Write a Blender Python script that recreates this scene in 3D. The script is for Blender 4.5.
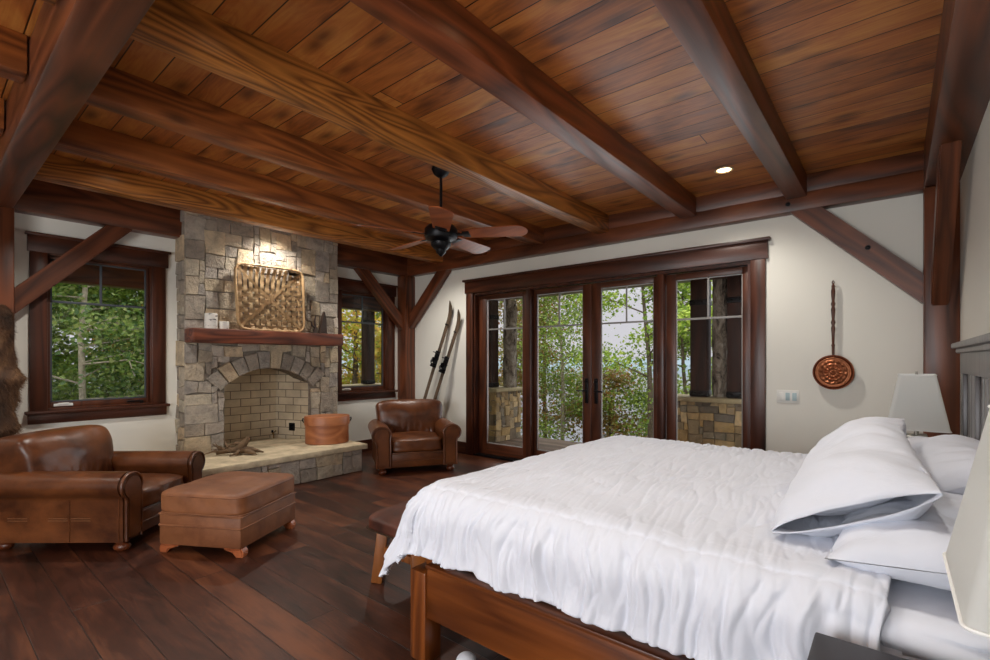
import bpy, bmesh, math, random
from mathutils import Vector, Matrix, noise, Euler
for _o in list(bpy.data.objects):
    bpy.data.objects.remove(_o, do_unlink=True)
S = bpy.context.scene
C = S.collection
PI = math.pi
rnd = random.Random(7)

def lin(c):
    if isinstance(c, str):
        c = tuple(int(c[i:i+2], 16)/255 for i in (0, 2, 4))
    return tuple(((v+0.055)/1.055)**2.4 if v > 0.04045 else v/12.92 for v in c[:3]) + (1.0,)

# ------------------------------------------------------------------ camera
FPX = 484.0
YAW = math.atan(400/484)
cam_d = bpy.data.cameras.new('camera')
cam_d.sensor_width = 36.0
cam_d.lens = FPX/990*36.0
cam_d.shift_y = 30/990
cam_d.clip_start = 0.02
cam_d.clip_end = 2000
cam = bpy.data.objects.new('camera', cam_d)
C.objects.link(cam)
cam.location = (0, 0, 1.35)
cam.rotation_euler = (PI/2, 0, YAW)
S.camera = cam

# ------------------------------------------------------------------ world, overcast sky
W = bpy.data.worlds.new('overcast_sky')
S.world = W
W.use_nodes = True
wn = W.node_tree
wn.nodes.clear()
w_out = wn.nodes.new('ShaderNodeOutputWorld')
w_bg = wn.nodes.new('ShaderNodeBackground')
w_tc = wn.nodes.new('ShaderNodeTexCoord')
w_sep = wn.nodes.new('ShaderNodeSeparateXYZ')
w_rmp = wn.nodes.new('ShaderNodeValToRGB')
w_rmp.color_ramp.elements[0].position = 0.12
w_rmp.color_ramp.elements[0].color = (0.60, 0.59, 0.63, 1)
w_rmp.color_ramp.elements[1].position = 0.9
w_rmp.color_ramp.elements[1].color = (3.4, 3.4, 3.5, 1)
wn.links.new(w_tc.outputs['Generated'], w_sep.inputs[0])
wn.links.new(w_sep.outputs['Z'], w_rmp.inputs[0])
wn.links.new(w_rmp.outputs[0], w_bg.inputs[0])
w_bg.inputs[1].default_value = 1.0
wn.links.new(w_bg.outputs[0], w_out.inputs[0])

# ------------------------------------------------------------------ exposure and large lights
S.view_settings.view_transform = 'Standard'
S.view_settings.look = 'None'
S.view_settings.exposure = 0.12
S.view_settings.gamma = 1.0
S.view_settings.use_curve_mapping = False

def area(name, loc, target, sx, sy, power, col):
    d = bpy.data.lights.new(name, 'AREA')
    d.shape = 'RECTANGLE'; d.size = sx; d.size_y = sy; d.energy = power; d.color = col
    o = bpy.data.objects.new(name, d)
    C.objects.link(o)
    o.location = loc
    o.rotation_euler = (Vector(target)-Vector(loc)).to_track_quat('-Z', 'Y').to_euler()
    return o
# added frontal fill in an invented rear window, and daylight through the glazed doors
area('added_rear_fill', (-1.28, -3.12, 1.55), (-1.9, 3.0, 1.35), 2.8, 1.9, 145, (0.97, 0.98, 1.0))
area('daylight_glazed_doors', (-2.8, 5.45, 1.25), (-2.6, 0.0, 0.9), 3.3, 1.9, 42, (0.93, 0.97, 1.0))
SPOT_POWER = 60.0

# ------------------------------------------------------------------ mesh helpers
def NB():
    return bmesh.new()

def merge(dst, src, M=None):
    if M is not None:
        src.transform(M)
    me = bpy.data.meshes.new('tmp')
    src.to_mesh(me)
    src.free()
    dst.from_mesh(me)
    bpy.data.meshes.remove(me)
    return dst

def bx(bm, lo, hi, bev=0.0, M=None, seg=2):
    t = NB()
    bmesh.ops.create_cube(t, size=1.0)
    c = [(a+b)/2 for a, b in zip(lo, hi)]
    s = [abs(b-a) for a, b in zip(lo, hi)]
    t.transform(Matrix.Translation(c) @ Matrix.Diagonal((s[0], s[1], s[2], 1)))
    if bev > 0:
        bmesh.ops.bevel(t, geom=list(t.edges), offset=min(bev, min(s)*0.45), segments=seg, profile=0.5, affect='EDGES')
    return merge(bm, t, M)

def cyl(bm, r0, r1, z0, z1, seg=24, M=None, bev=0):
    t = NB()
    bmesh.ops.create_cone(t, cap_ends=True, segments=seg, radius1=r0, radius2=r1, depth=z1-z0)
    t.transform(Matrix.Translation((0, 0, (z0+z1)/2)))
    if bev:
        es = [e for e in t.edges if abs(e.verts[0].co.z-e.verts[1].co.z) < 1e-6]
        bmesh.ops.bevel(t, geom=es, offset=bev, segments=2, affect='EDGES')
    return merge(bm, t, M)

def sph(bm, r, c=(0, 0, 0), sc=(1, 1, 1), seg=16, M=None):
    t = NB()
    bmesh.ops.create_uvsphere(t, u_segments=seg, v_segments=max(6, seg//2), radius=r)
    t.transform(Matrix.Translation(c) @ Matrix.Diagonal((sc[0], sc[1], sc[2], 1)))
    return merge(bm, t, M)

def lathe(bm, prof, seg=24, M=None, sx=1, sy=1):
    t = NB()
    rows = []
    for r, z in prof:
        rows.append([t.verts.new((r*math.cos(2*PI*k/seg)*sx, r*math.sin(2*PI*k/seg)*sy, z)) for k in range(seg)])
    for i in range(len(rows)-1):
        for k in range(seg):
            t.faces.new((rows[i][k], rows[i][(k+1) % seg], rows[i+1][(k+1) % seg], rows[i+1][k]))
    if prof[0][0] > 1e-4:
        t.faces.new(list(reversed(rows[0])))
    if prof[-1][0] > 1e-4:
        t.faces.new(rows[-1])
    bmesh.ops.remove_doubles(t, verts=t.verts, dist=1e-5)
    return merge(bm, t, M)

def tube(bm, pts, rad, seg=8, M=None, cap=True, flat=1.0):
    t = NB()
    pts = [Vector(p) for p in pts]
    n = len(pts)
    rows = []
    prev = None
    for i, p in enumerate(pts):
        d = (pts[min(i+1, n-1)]-pts[max(i-1, 0)]).normalized()
        if prev is None:
            up = Vector((0, 0, 1)) if abs(d.z) < 0.9 else Vector((1, 0, 0))
            a = d.cross(up).normalized()
        else:
            a = (prev - d*prev.dot(d)).normalized()
        prev = a
        b = d.cross(a)
        r = rad[i] if isinstance(rad, (list, tuple)) else rad
        rows.append([t.verts.new(p + a*(r*math.cos(2*PI*k/seg)) + b*(r*flat*math.sin(2*PI*k/seg))) for k in range(seg)])
    for i in range(n-1):
        for k in range(seg):
            t.faces.new((rows[i][k], rows[i][(k+1) % seg], rows[i+1][(k+1) % seg], rows[i+1][k]))
    if cap:
        t.faces.new(list(reversed(rows[0])))
        t.faces.new(rows[-1])
    return merge(bm, t, M)

def prism(bm, poly, h, M=None, bev=0.0, seg=2):
    """polygon in local XY, extruded +Z by h"""
    t = NB()
    vs = [t.verts.new((p[0], p[1], 0)) for p in poly]
    f = t.faces.new(vs)
    r = bmesh.ops.extrude_face_region(t, geom=[f])
    for v in r['geom']:
        if isinstance(v, bmesh.types.BMVert):
            v.co.z += h
    bmesh.ops.recalc_face_normals(t, faces=t.faces)
    if bev:
        es = [e for e in t.edges if abs(e.verts[0].co.z-e.verts[1].co.z) < 1e-6]
        bmesh.ops.bevel(t, geom=es, offset=bev, segments=seg, affect='EDGES')
    return merge(bm, t, M)

def grid(bm, nu, nv, fn, M=None, closed_u=False):
    t = NB()
    vs = [[t.verts.new(fn(i/(nu if closed_u else nu-1), j/(nv-1))) for j in range(nv)] for i in range(nu)]
    for i in range(nu if closed_u else nu-1):
        i2 = (i+1) % nu
        for j in range(nv-1):
            t.faces.new((vs[i][j], vs[i2][j], vs[i2][j+1], vs[i][j+1]))
    return merge(bm, t, M)

def cushion(bm, sx, sy, sz, M=None, n=26, puff=0.35, ex=5.0, wr=0.0, ws=7.0, seed=0.0):
    """soft box: rounded rectangle plan with domed faces"""
    t = NB()
    bmesh.ops.create_cube(t, size=2.0)
    bmesh.ops.subdivide_edges(t, edges=t.edges, cuts=n, use_grid_fill=True)
    for v in t.verts:
        x, y, z = v.co
        # superellipsoid projection
        m = max(abs(x), abs(y), abs(z))
        l = (abs(x)**ex+abs(y)**ex+abs(z)**ex)**(1/ex)
        k = m/l
        x, y, z = x*k, y*k, z*k
        dome = 1+puff*(1-min(1, x*x))*(1-min(1, y*y))
        p = Vector((x*sx/2, y*sy/2, z*sz/2*dome))
        if wr:
            q = p*ws+Vector((seed, seed*2, seed*3))
            d = noise.noise(q)*wr + noise.noise(q*2.3)*wr*0.5
            p += v.co.normalized()*d
        v.co = p
    bmesh.ops.recalc_face_normals(t, faces=t.faces)
    return merge(bm, t, M)

def T(x, y, z, rz=0.0, rx=0.0, ry=0.0):
    return Matrix.Translation((x, y, z)) @ Euler((rx, ry, rz)).to_matrix().to_4x4()

def frame(p0, p1, up=(0, 0, 1)):
    """matrix: local X from p0 to p1, local Z near up"""
    p0, p1 = Vector(p0), Vector(p1)
    x = (p1-p0).normalized()
    u = Vector(up)
    y = u.cross(x).normalized()
    z = x.cross(y)
    M = Matrix((x, y, z)).transposed().to_4x4()
    M.translation = p0
    return M, (p1-p0).length

def obj(name, bm, mat, parent=None, smooth=40, label=None):
    me = bpy.data.meshes.new(name)
    bm.to_mesh(me)
    bm.free()
    me.materials.append(mat)
    if smooth:
        for p in me.polygons:
            p.use_smooth = True
        me.set_sharp_from_angle(angle=math.radians(smooth))
    o = bpy.data.objects.new(name, me)
    C.objects.link(o)
    if parent is not None:
        o.parent = parent
    if label:
        o['label'] = label
    return o

def tag(o, label, cat, group=None, kind=None):
    o['label'] = label; o['category'] = cat
    if group: o['group'] = group
    if kind: o['kind'] = kind
    return o

def thing(name, label, cat, loc=(0, 0, 0), rz=0.0, group=None, kind=None):
    o = bpy.data.objects.new(name, None)
    o.empty_display_size = 0.1
    C.objects.link(o)
    o.location = loc
    o.rotation_euler = (0, 0, rz)
    return tag(o, label, cat, group, kind)

def dup(root, loc, rz=0.0, label=None, group=None, scale=None):
    r = root.copy(); C.objects.link(r)
    r.location = loc; r.rotation_euler = (0, 0, rz)
    if scale: r.scale = scale
    if label: r['label'] = label
    if group: r['group'] = group
    for ch in list(root.children):
        c = ch.copy(); C.objects.link(c); c.parent = r
        for g in list(ch.children):
            d = g.copy(); C.objects.link(d); d.parent = c
    return r

# ------------------------------------------------------------------ material helpers
class Nt:
    def __init__(s, name):
        s.m = bpy.data.materials.new(name)
        s.m.use_nodes = True
        s.t = s.m.node_tree
        s.b = s.t.nodes['Principled BSDF']
        s.out = s.t.nodes['Material Output']
    def n(s, typ, **kw):
        x = s.t.nodes.new(typ)
        for k, v in kw.items():
            setattr(x, k, v)
        return x
    def l(s, a, b):
        s.t.links.new(a, b)
    def put(s, sock, v):
        if isinstance(v, bpy.types.NodeSocket):
            s.l(v, sock)
        else:
            sock.default_value = v
    def math(s, op, a, b=0.0, c=0.0):
        x = s.n('ShaderNodeMath', operation=op)
        for i, v in enumerate((a, b, c)):
            s.put(x.inputs[i], v)
        return x.outputs[0]
    def mix(s, f, a, b, bt='MIX'):
        x = s.n('ShaderNodeMix', data_type='RGBA', blend_type=bt)
        s.put(x.inputs[0], f); s.put(x.inputs[6], a); s.put(x.inputs[7], b)
        return x.outputs[2]
    def ramp(s, f, *st):
        x = s.n('ShaderNodeValToRGB')
        e = x.color_ramp.elements
        while len(e) < len(st):
            e.new(0.5)
        for i, (p, c) in enumerate(st):
            e[i].position = p
            e[i].color = c if len(c) == 4 else tuple(c)+(1,)
        s.put(x.inputs[0], f)
        return x.outputs[0]
    def vec(s, x, y, z):
        c = s.n('ShaderNodeCombineXYZ')
        for i, v in enumerate((x, y, z)):
            s.put(c.inputs[i], v)
        return c.outputs[0]
    def sep(s, v):
        x = s.n('ShaderNodeSeparateXYZ'); s.l(v, x.inputs[0])
        return x.outputs
    def vmath(s, op, a, b):
        x = s.n('ShaderNodeVectorMath', operation=op)
        s.put(x.inputs[0], a); s.put(x.inputs[1], b)
        return x.outputs[0]
    def noise(s, v, scale, detail=3.0, rough=0.55, dist=0.0):
        x = s.n('ShaderNodeTexNoise')
        s.put(x.inputs['Vector'], v)
        x.inputs['Scale'].default_value = scale
        x.inputs['Detail'].default_value = detail
        x.inputs['Roughness'].default_value = rough
        x.inputs['Distortion'].default_value = dist
        return x.outputs[0]
    def bump(s, h, strength=0.3, dist=0.01):
        x = s.n('ShaderNodeBump')
        x.inputs['Strength'].default_value = strength
        x.inputs['Distance'].default_value = dist
        s.put(x.inputs['Height'], h)
        s.l(x.outputs[0], s.b.inputs['Normal'])
    def objco(s):
        return s.n('ShaderNodeTexCoord').outputs['Object']
    def rand(s):
        return s.n('ShaderNodeObjectInfo').outputs['Random']
    def set(s, color=None, rough=None, metal=None, spec=None):
        if color is not None: s.put(s.b.inputs['Base Color'], color)
        if rough is not None: s.put(s.b.inputs['Roughness'], rough)
        if metal is not None: s.put(s.b.inputs['Metallic'], metal)
        if spec is not None: s.put(s.b.inputs['Specular IOR Level'], spec)
        return s

BLACK = (0, 0, 0, 1); WHITE = (1, 1, 1, 1)

def wood(name, dark, light, axis='X', rough=0.38, k=7.0, scale=1.0, bump=0.12, knots=True, stretch=0.12, fine=0.25):
    N = Nt(name)
    co = N.objco()
    off = N.vmath('MULTIPLY', N.vec(N.rand(), N.rand(), N.rand()), (37.0, 17.0, 53.0))
    co = N.vmath('ADD', co, off)
    a = {'X': (stretch, 1, 1), 'Y': (1, stretch, 1), 'Z': (1, 1, stretch)}[axis]
    sc = N.vmath('MULTIPLY', co, tuple(v*6.0*scale for v in a))
    field = N.noise(sc, 0.55, 2.0, 0.5, 0.35)
    rings = N.math('FRACT', N.math('MULTIPLY', field, k*2.2))
    ring = N.math('ABSOLUTE', N.math('SUBTRACT', rings, 0.5))
    ring = N.math('MULTIPLY', ring, 2.0)
    a2 = {'X': (0.03, 1, 1), 'Y': (1, 0.03, 1), 'Z': (1, 1, 0.03)}[axis]
    fn = N.noise(N.vmath('MULTIPLY', co, tuple(v*60*scale for v in a2)), 1.0, 3.0, 0.6)
    big = N.noise(co, 1.1*scale, 3.0, 0.6)
    f = N.math('ADD', N.math('MULTIPLY', ring, 0.55), N.math('MULTIPLY', fn, 0.45))
    f = N.math('ADD', N.math('MULTIPLY', N.math('SUBTRACT', f, 0.45), 1.1), N.math('MULTIPLY', N.math('SUBTRACT', big, 0.5), 0.5))
    f = N.math('ADD', f, 0.5)
    col = N.ramp(f, (0.1, lin(dark)), (0.9, lin(light)))
    if knots:
        v = N.n('ShaderNodeTexVoronoi')
        kk = {'X': (0.45, 1, 1), 'Y': (1, 0.45, 1), 'Z': (1, 1, 0.45)}[axis]
        N.l(N.vmath('MULTIPLY', co, tuple(x*2.6*scale for x in kk)), v.inputs['Vector'])
        v.inputs['Scale'].default_value = 1.0
        kn = N.ramp(v.outputs['Distance'], (0.03, WHITE), (0.13, BLACK))
        col = N.mix(N.math('MULTIPLY', kn, 0.65), col, lin(tuple(0.55*x/255 for x in bytes.fromhex(dark))))
    N.set(col, N.math('ADD', rough-0.06, N.math('MULTIPLY', fn, 0.14)))
    N.bump(fn, bump, 0.004)
    return N.m

def planks(name, axis, width, length, c_dark, c_mid, c_light, groove, rough, gw=0.025, streak=0.5, knot=0.8, scale=1.0, bumpy=0.25, vary=0.5):
    """boards running along 'axis' (X) laid across Y"""
    N = Nt(name)
    x, y, z = N.sep(N.objco())
    if axis == 'Y':
        x, y = y, x
    row = N.math('DIVIDE', y, width)
    rid = N.math('FLOOR', row)
    fr = N.math('FRACT', row)
    wn1 = N.n('ShaderNodeTexWhiteNoise', noise_dimensions='1D'); N.l(rid, wn1.inputs['W'])
    xs = N.math('ADD', N.math('DIVIDE', x, length), N.math('MULTIPLY', wn1.outputs[0], 7.3))
    bid = N.math('FLOOR', xs)
    fx = N.math('FRACT', xs)
    wn2 = N.n('ShaderNodeTexWhiteNoise', noise_dimensions='2D'); N.l(N.vec(rid, bid, 0.0), wn2.inputs['Vector'])
    r = wn2.outputs[0]
    co = N.vec(N.math('ADD', x, N.math('MULTIPLY', r, 31.0)), N.math('ADD', y, N.math('MULTIPLY', r, 11.0)), N.math('MULTIPLY', r, 19.0))
    fld = N.noise(N.vmath('MULTIPLY', co, (0.9*scale, 7*scale, 1)), 1.0, 3.0, 0.55, 0.6)
    ring = N.math('ABSOLUTE', N.math('SUBTRACT', N.math('FRACT', N.math('MULTIPLY', fld, 9.0)), 0.5))
    fine = N.noise(N.vmath('MULTIPLY', co, (3*scale, 90*scale, 1)), 1.0, 3.0, 0.6)
    st = N.noise(N.vmath('MULTIPLY', co, (1.6*scale, 5.5*scale, 1)), 1.0, 4.0, 0.6, 0.8)
    f = N.math('ADD', N.math('MULTIPLY', r, vary), N.math('MULTIPLY', N.math('SUBTRACT', st, 0.5), streak*2))
    f = N.math('ADD', f, N.math('MULTIPLY', N.math('SUBTRACT', fine, 0.5), 0.3))
    f = N.math('ADD', f, N.math('MULTIPLY', ring, 0.25))
    f = N.math('ADD', f, 0.5-vary/2-0.06)
    col = N.ramp(f, (0.05, lin(c_dark)), (0.5, lin(c_mid)), (0.95, lin(c_light)))
    v = N.n('ShaderNodeTexVoronoi', voronoi_dimensions='2D')
    N.l(N.vmath('MULTIPLY', co, (1.7*scale, 4.2*scale, 1)), v.inputs['Vector'])
    v.inputs['Scale'].default_value = 1.0
    kn = N.ramp(v.outputs['Distance'], (0.03, WHITE), (0.22, BLACK))
    col = N.mix(N.math('MULTIPLY', kn, knot), col, lin(c_dark))
    g = N.math('MINIMUM', fr, N.math('SUBTRACT', 1.0, fr))
    gx = N.math('MULTIPLY', N.math('MINIMUM', fx, N.math('SUBTRACT', 1.0, fx)), length/width)
    gg = N.math('MINIMUM', g, gx)
    gm = N.ramp(gg, (gw*0.5, WHITE), (gw*1.1, BLACK))
    col = N.mix(gm, col, lin(groove))
    N.set(col, N.math('ADD', rough-0.08, N.math('MULTIPLY', st, 0.18)))
    h = N.math('SUBTRACT', N.math('MULTIPLY', fine, 0.3), gm)
    h = N.math('ADD', h, N.math('MULTIPLY', st, 0.5))
    N.bump(h, bumpy, 0.006)
    return N.m

def leather(name, dark, light, rough=0.33, bump=0.25):
    N = Nt(name)
    co = N.vmath('ADD', N.objco(), N.vmath('MULTIPLY', N.vec(N.rand(), N.rand(), N.rand()), (9.0, 5.0, 7.0)))
    a = N.noise(co, 3.2, 5.0, 0.62, 0.4)
    b = N.noise(co, 16.0, 3.0, 0.6)
    v = N.n('ShaderNodeTexVoronoi'); N.l(co, v.inputs['Vector']); v.inputs['Scale'].default_value = 130.0
    f = N.math('ADD', N.math('MULTIPLY', a, 0.8), N.math('MULTIPLY', b, 0.2))
    col = N.ramp(f, (0.32, lin(dark)), (0.68, lin(light)))
    N.set(col, N.math('ADD', rough-0.1, N.math('MULTIPLY', a, 0.24)))
    h = N.math('ADD', N.math('MULTIPLY', v.outputs['Distance'], 0.25), N.math('MULTIPLY', b, 0.8))
    N.bump(h, bump, 0.006)
    return N.m

def plain(name, col, rough=0.5, metal=0.0, nscale=0, namt=0.0, bump=0.0, bs=60.0, spec=None):
    N = Nt(name)
    c = lin(col)
    if namt:
        n = N.noise(N.objco(), nscale, 4.0, 0.6)
        c2 = tuple(x*(1-namt) for x in c[:3])+(1,)
        c3 = tuple(min(1, x*(1+namt)) for x in c[:3])+(1,)
        N.set(N.ramp(n, (0.3, c2), (0.7, c3)))
    else:
        N.set(c)
    N.set(None, rough, metal, spec)
    if bump:
        N.bump(N.noise(N.objco(), bs, 4.0, 0.6), bump, 0.01)
    return N.m

def cloth(name, col, bs=9.0, bump=0.25, fine=0.12):
    N = Nt(name)
    co = N.objco()
    a = N.noise(co, bs, 4.0, 0.55, 0.6)
    b = N.noise(co, 320.0, 2.0, 0.5)
    N.set(lin(col), 0.85)
    N.b.inputs['Sheen Weight'].default_value = 0.15
    N.bump(N.math('ADD', N.math('MULTIPLY', a, 1.0), N.math('MULTIPLY', b, fine*0.3)), bump, 0.02)
    return N.m

def stone_mat(name, bump=0.9, bs=30.0, sat=1.0):
    """colour comes from the per-stone attribute, mottled"""
    N = Nt(name)
    at = N.n('ShaderNodeAttribute', attribute_name='col')
    co = N.objco()
    a = N.noise(co, 9.0, 6.0, 0.68, 0.5)
    b = N.noise(co, bs, 5.0, 0.65)
    mot = N.ramp(a, (0.3, (0.60, 0.59, 0.58, 1)), (0.5, (1.02, 0.99, 0.95, 1)), (0.72, (1.35, 1.27, 1.14, 1)))
    c = N.mix(0.85, at.outputs['Color'], mot, 'MULTIPLY')
    N.set(c, 0.9)
    N.bump(N.math('ADD', N.math('MULTIPLY', a, 0.8), b), bump, 0.03)
    return N.m

def glass_mat(name, tint=(1, 1, 1, 1), refl=0.05):
    N = Nt(name)
    N.t.nodes.remove(N.b)
    tr = N.n('ShaderNodeBsdfTransparent'); tr.inputs[0].default_value = tint
    gl = N.n('ShaderNodeBsdfGlossy'); gl.inputs['Roughness'].default_value = 0.02
    fr = N.n('ShaderNodeFresnel'); fr.inputs[0].default_value = 1.25
    mx = N.n('ShaderNodeMixShader')
    N.l(fr.outputs[0], mx.inputs[0]); N.l(tr.outputs[0], mx.inputs[1]); N.l(gl.outputs[0], mx.inputs[2])
    N.l(mx.outputs[0], N.out.inputs[0])
    return N.m

def leaf_mat(name, *cols):
    N = Nt(name)
    g = N.n('ShaderNodeNewGeometry')
    st = [(i/(len(cols)-1), lin(c)) for i, c in enumerate(cols)]
    col = N.ramp(g.outputs['Random Per Island'], *st)
    N.set(col, 0.55)
    tr = N.n('ShaderNodeBsdfTranslucent'); N.l(col, tr.inputs[0])
    mx = N.n('ShaderNodeMixShader'); mx.inputs[0].default_value = 0.45
    N.l(N.b.outputs[0], mx.inputs[1]); N.l(tr.outputs[0], mx.inputs[2]); N.l(mx.outputs[0], N.out.inputs[0])
    return N.m

def emit_mat(name, col, strength):
    N = Nt(name)
    N.b.inputs['Emission Color'].default_value = col
    N.b.inputs['Emission Strength'].default_value = strength
    N.set(col)
    return N.m

BD, BL = '34190e', '764024'
M_beam = {a: wood('timber_'+a, BD, BL, a, 0.36, k=3.5) for a in 'XYZ'}
M_joist = wood('joist_wood', '44200e', '90501f', 'Y', 0.36, k=5.0)
M_joist_flame = wood('joist_flame_grain', '4a220c', 'b07030', 'Y', 0.36, k=11.0, knots=False)
M_trim = {a: wood('trim_wood_'+a, '29120a', '532a18', a, 0.34, k=3.5) for a in 'XYZ'}
M_sash = {a: wood('sash_wood_'+a, '31170c', '5f321c', a, 0.36, k=3.5) for a in 'XYZ'}
M_ceil = planks('ceiling_boards', 'X', 0.181, 60.0, '4e2410', 'ae652d', 'd29449', '1c0b05', 0.38, gw=0.022, streak=0.55, knot=0.75, vary=0.35)
M_floor = planks('floor_boards', 'X', 0.185, 1.9, '160905', '401e10', '683a20', '0a0503', 0.38, gw=0.014, streak=0.75, knot=0.3, vary=0.45, bumpy=0.35)
M_wall = plain('wall_paint', 'e8e6dc', 0.85, bump=0.04, bs=140)
M_stone = stone_mat('ashlar_stone')
M_mortar = plain('mortar', '7d7468', 0.95, nscale=20, namt=0.3, bump=0.4)
M_slab = plain('hearth_slab_stone', 'c0b092', 0.85, nscale=7, namt=0.28, bump=0.5, bs=24)
M_leather = leather('brown_leather', '3a1c0e', '75421f')
M_leather2 = leather('worn_tan_leather', '62361c', '8e5a36', 0.5)
M_cowhide = leather('dark_hide', '2a120a', '6a3622', 0.5, 0.4)
M_white = cloth('white_cotton', 'd6dae4')
M_sheet = cloth('white_sheet', 'e0e3ec', 5.0, 0.3)
M_black = plain('black_metal', '141417', 0.4, 0.6)
M_iron = plain('dark_bronze_metal', '1c1c1f', 0.38, 0.8)
M_muntin = plain('grey_muntin', '4b5157', 0.5)
M_muntin_light = plain('pale_muntin', '8d8a86', 0.5)
M_glass = glass_mat('window_glass')
M_bed = {a: wood('bed_wood_'+a, '3e1b0a', '7c4219', a, 0.3, k=4.0) for a in 'XYZ'}
M_benchleg = wood('bench_leg_wood', '5a2f12', '965a28', 'Z', 0.4, k=3.0)
M_headboard = wood('headboard_wood', '221a19', '4c403c', 'Z', 0.3, k=3.0, knots=False)
M_night = plain('nightstand_wood', '1e1718', 0.45, nscale=4, namt=0.2)
M_shade = plain('lamp_shade_fabric', 'f0f1ee', 0.9)
M_plate = plain('white_plastic', 'e6e6e0', 0.4)
M_brushed = plain('brushed_nickel', 'a8a49b', 0.3, 0.9)

# ------------------------------------------------------------------ room shell
XL, XR, YB, YF, ZC = -6.05, 0.37, 5.1, -3.0, 2.97

def struct(name, bm, mat, label, cat, smooth=0, parent=None):
    o = obj(name, bm, mat, parent, smooth)
    if parent is None:
        tag(o, label, cat, kind='structure')
    return o

b = NB(); bx(b, (XL-0.2, YF-0.2, -0.12), (XR+0.2, YB+0.16, 0.0))
struct('floor', b, M_floor, 'wide dark brown walnut plank floor', 'floor')
b = NB(); bx(b, (XL-0.2, YF-0.2, ZC), (XR+0.2, YB+0.16, ZC+0.12))
struct('ceiling', b, M_ceil, 'knotty honey brown tongue and groove board ceiling', 'ceiling')

W1 = (0.80, 1.64, 0.885, 2.345)    # left window opening y0,y1,z0,z1
W2 = (3.88, 4.72, 0.885, 2.345)
FB = (2.26, 3.27)                # firebox opening
b = NB()
for y0, y1, z0, z1 in ((YF, W1[0], 0, ZC), (W1[0], W1[1], 0, W1[2]), (W1[0], W1[1], W1[3], ZC), (W1[1], FB[0], 0, ZC),
                       (FB[0], FB[1], 1.40, ZC), (FB[0], FB[1], 0, 0.27), (FB[1], W2[0], 0, ZC), (W2[0], W2[1], 0, W2[2]),
                       (W2[0], W2[1], W2[3], ZC), (W2[1], YB+0.16, 0, ZC)):
    bx(b, (XL-0.16, y0, z0), (XL, y1, z1))
struct('wall_left', b, M_wall, 'off white wall around the stone fireplace', 'wall')
DX0, DX1, DZ = -4.61, -1.05, 2.30
b = NB()
bx(b, (XL, YB, 0), (DX0, YB+0.16, ZC)); bx(b, (DX1, YB, 0), (XR+0.16, YB+0.16, ZC)); bx(b, (DX0, YB, DZ), (DX1, YB+0.16, ZC))
struct('wall_back', b, M_wall, 'off white wall around the glazed doors', 'wall')
b = NB(); bx(b, (XR, YF, 0), (XR+0.16, YB, ZC))
struct('wall_right', b, M_wall, 'off white wall behind the headboard', 'wall')
RW = (-2.75, 0.2, 0.55, 2.5)  # opening for the invented rear window and its fill lamp
b = NB()
bx(b, (XL-0.16, YF-0.16, 0), (RW[0], YF, ZC)); bx(b, (RW[1], YF-0.16, 0), (XR+0.16, YF, ZC))
bx(b, (RW[0], YF-0.16, 0), (RW[1], YF, RW[2])); bx(b, (RW[0], YF-0.16, RW[3]), (RW[1], YF, ZC))
struct('wall_front', b, M_wall, 'off white wall behind the camera', 'wall')

def baseb(name, lo, hi, mat, label):
    b = NB(); bx(b, lo, hi, 0.006)
    struct(name, b, mat, label, 'baseboard')
baseb('baseboard_left', (XL, YF, 0), (XL+0.02, YB, 0.17), M_trim['Y'], 'dark wood baseboard below the fireplace wall windows')
baseb('baseboard_back', (XL, YB-0.02, 0), (DX0-0.13, YB, 0.17), M_trim['X'], 'dark wood baseboard behind the small armchair')
baseb('baseboard_back_right', (DX1+0.13, YB-0.02, 0), (XR, YB, 0.17), M_trim['X'], 'dark wood baseboard right of the glazed doors')
baseb('baseboard_right', (XR-0.02, YF, 0), (XR, YB, 0.17), M_trim['Y'], 'dark wood baseboard behind the bed')

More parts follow.
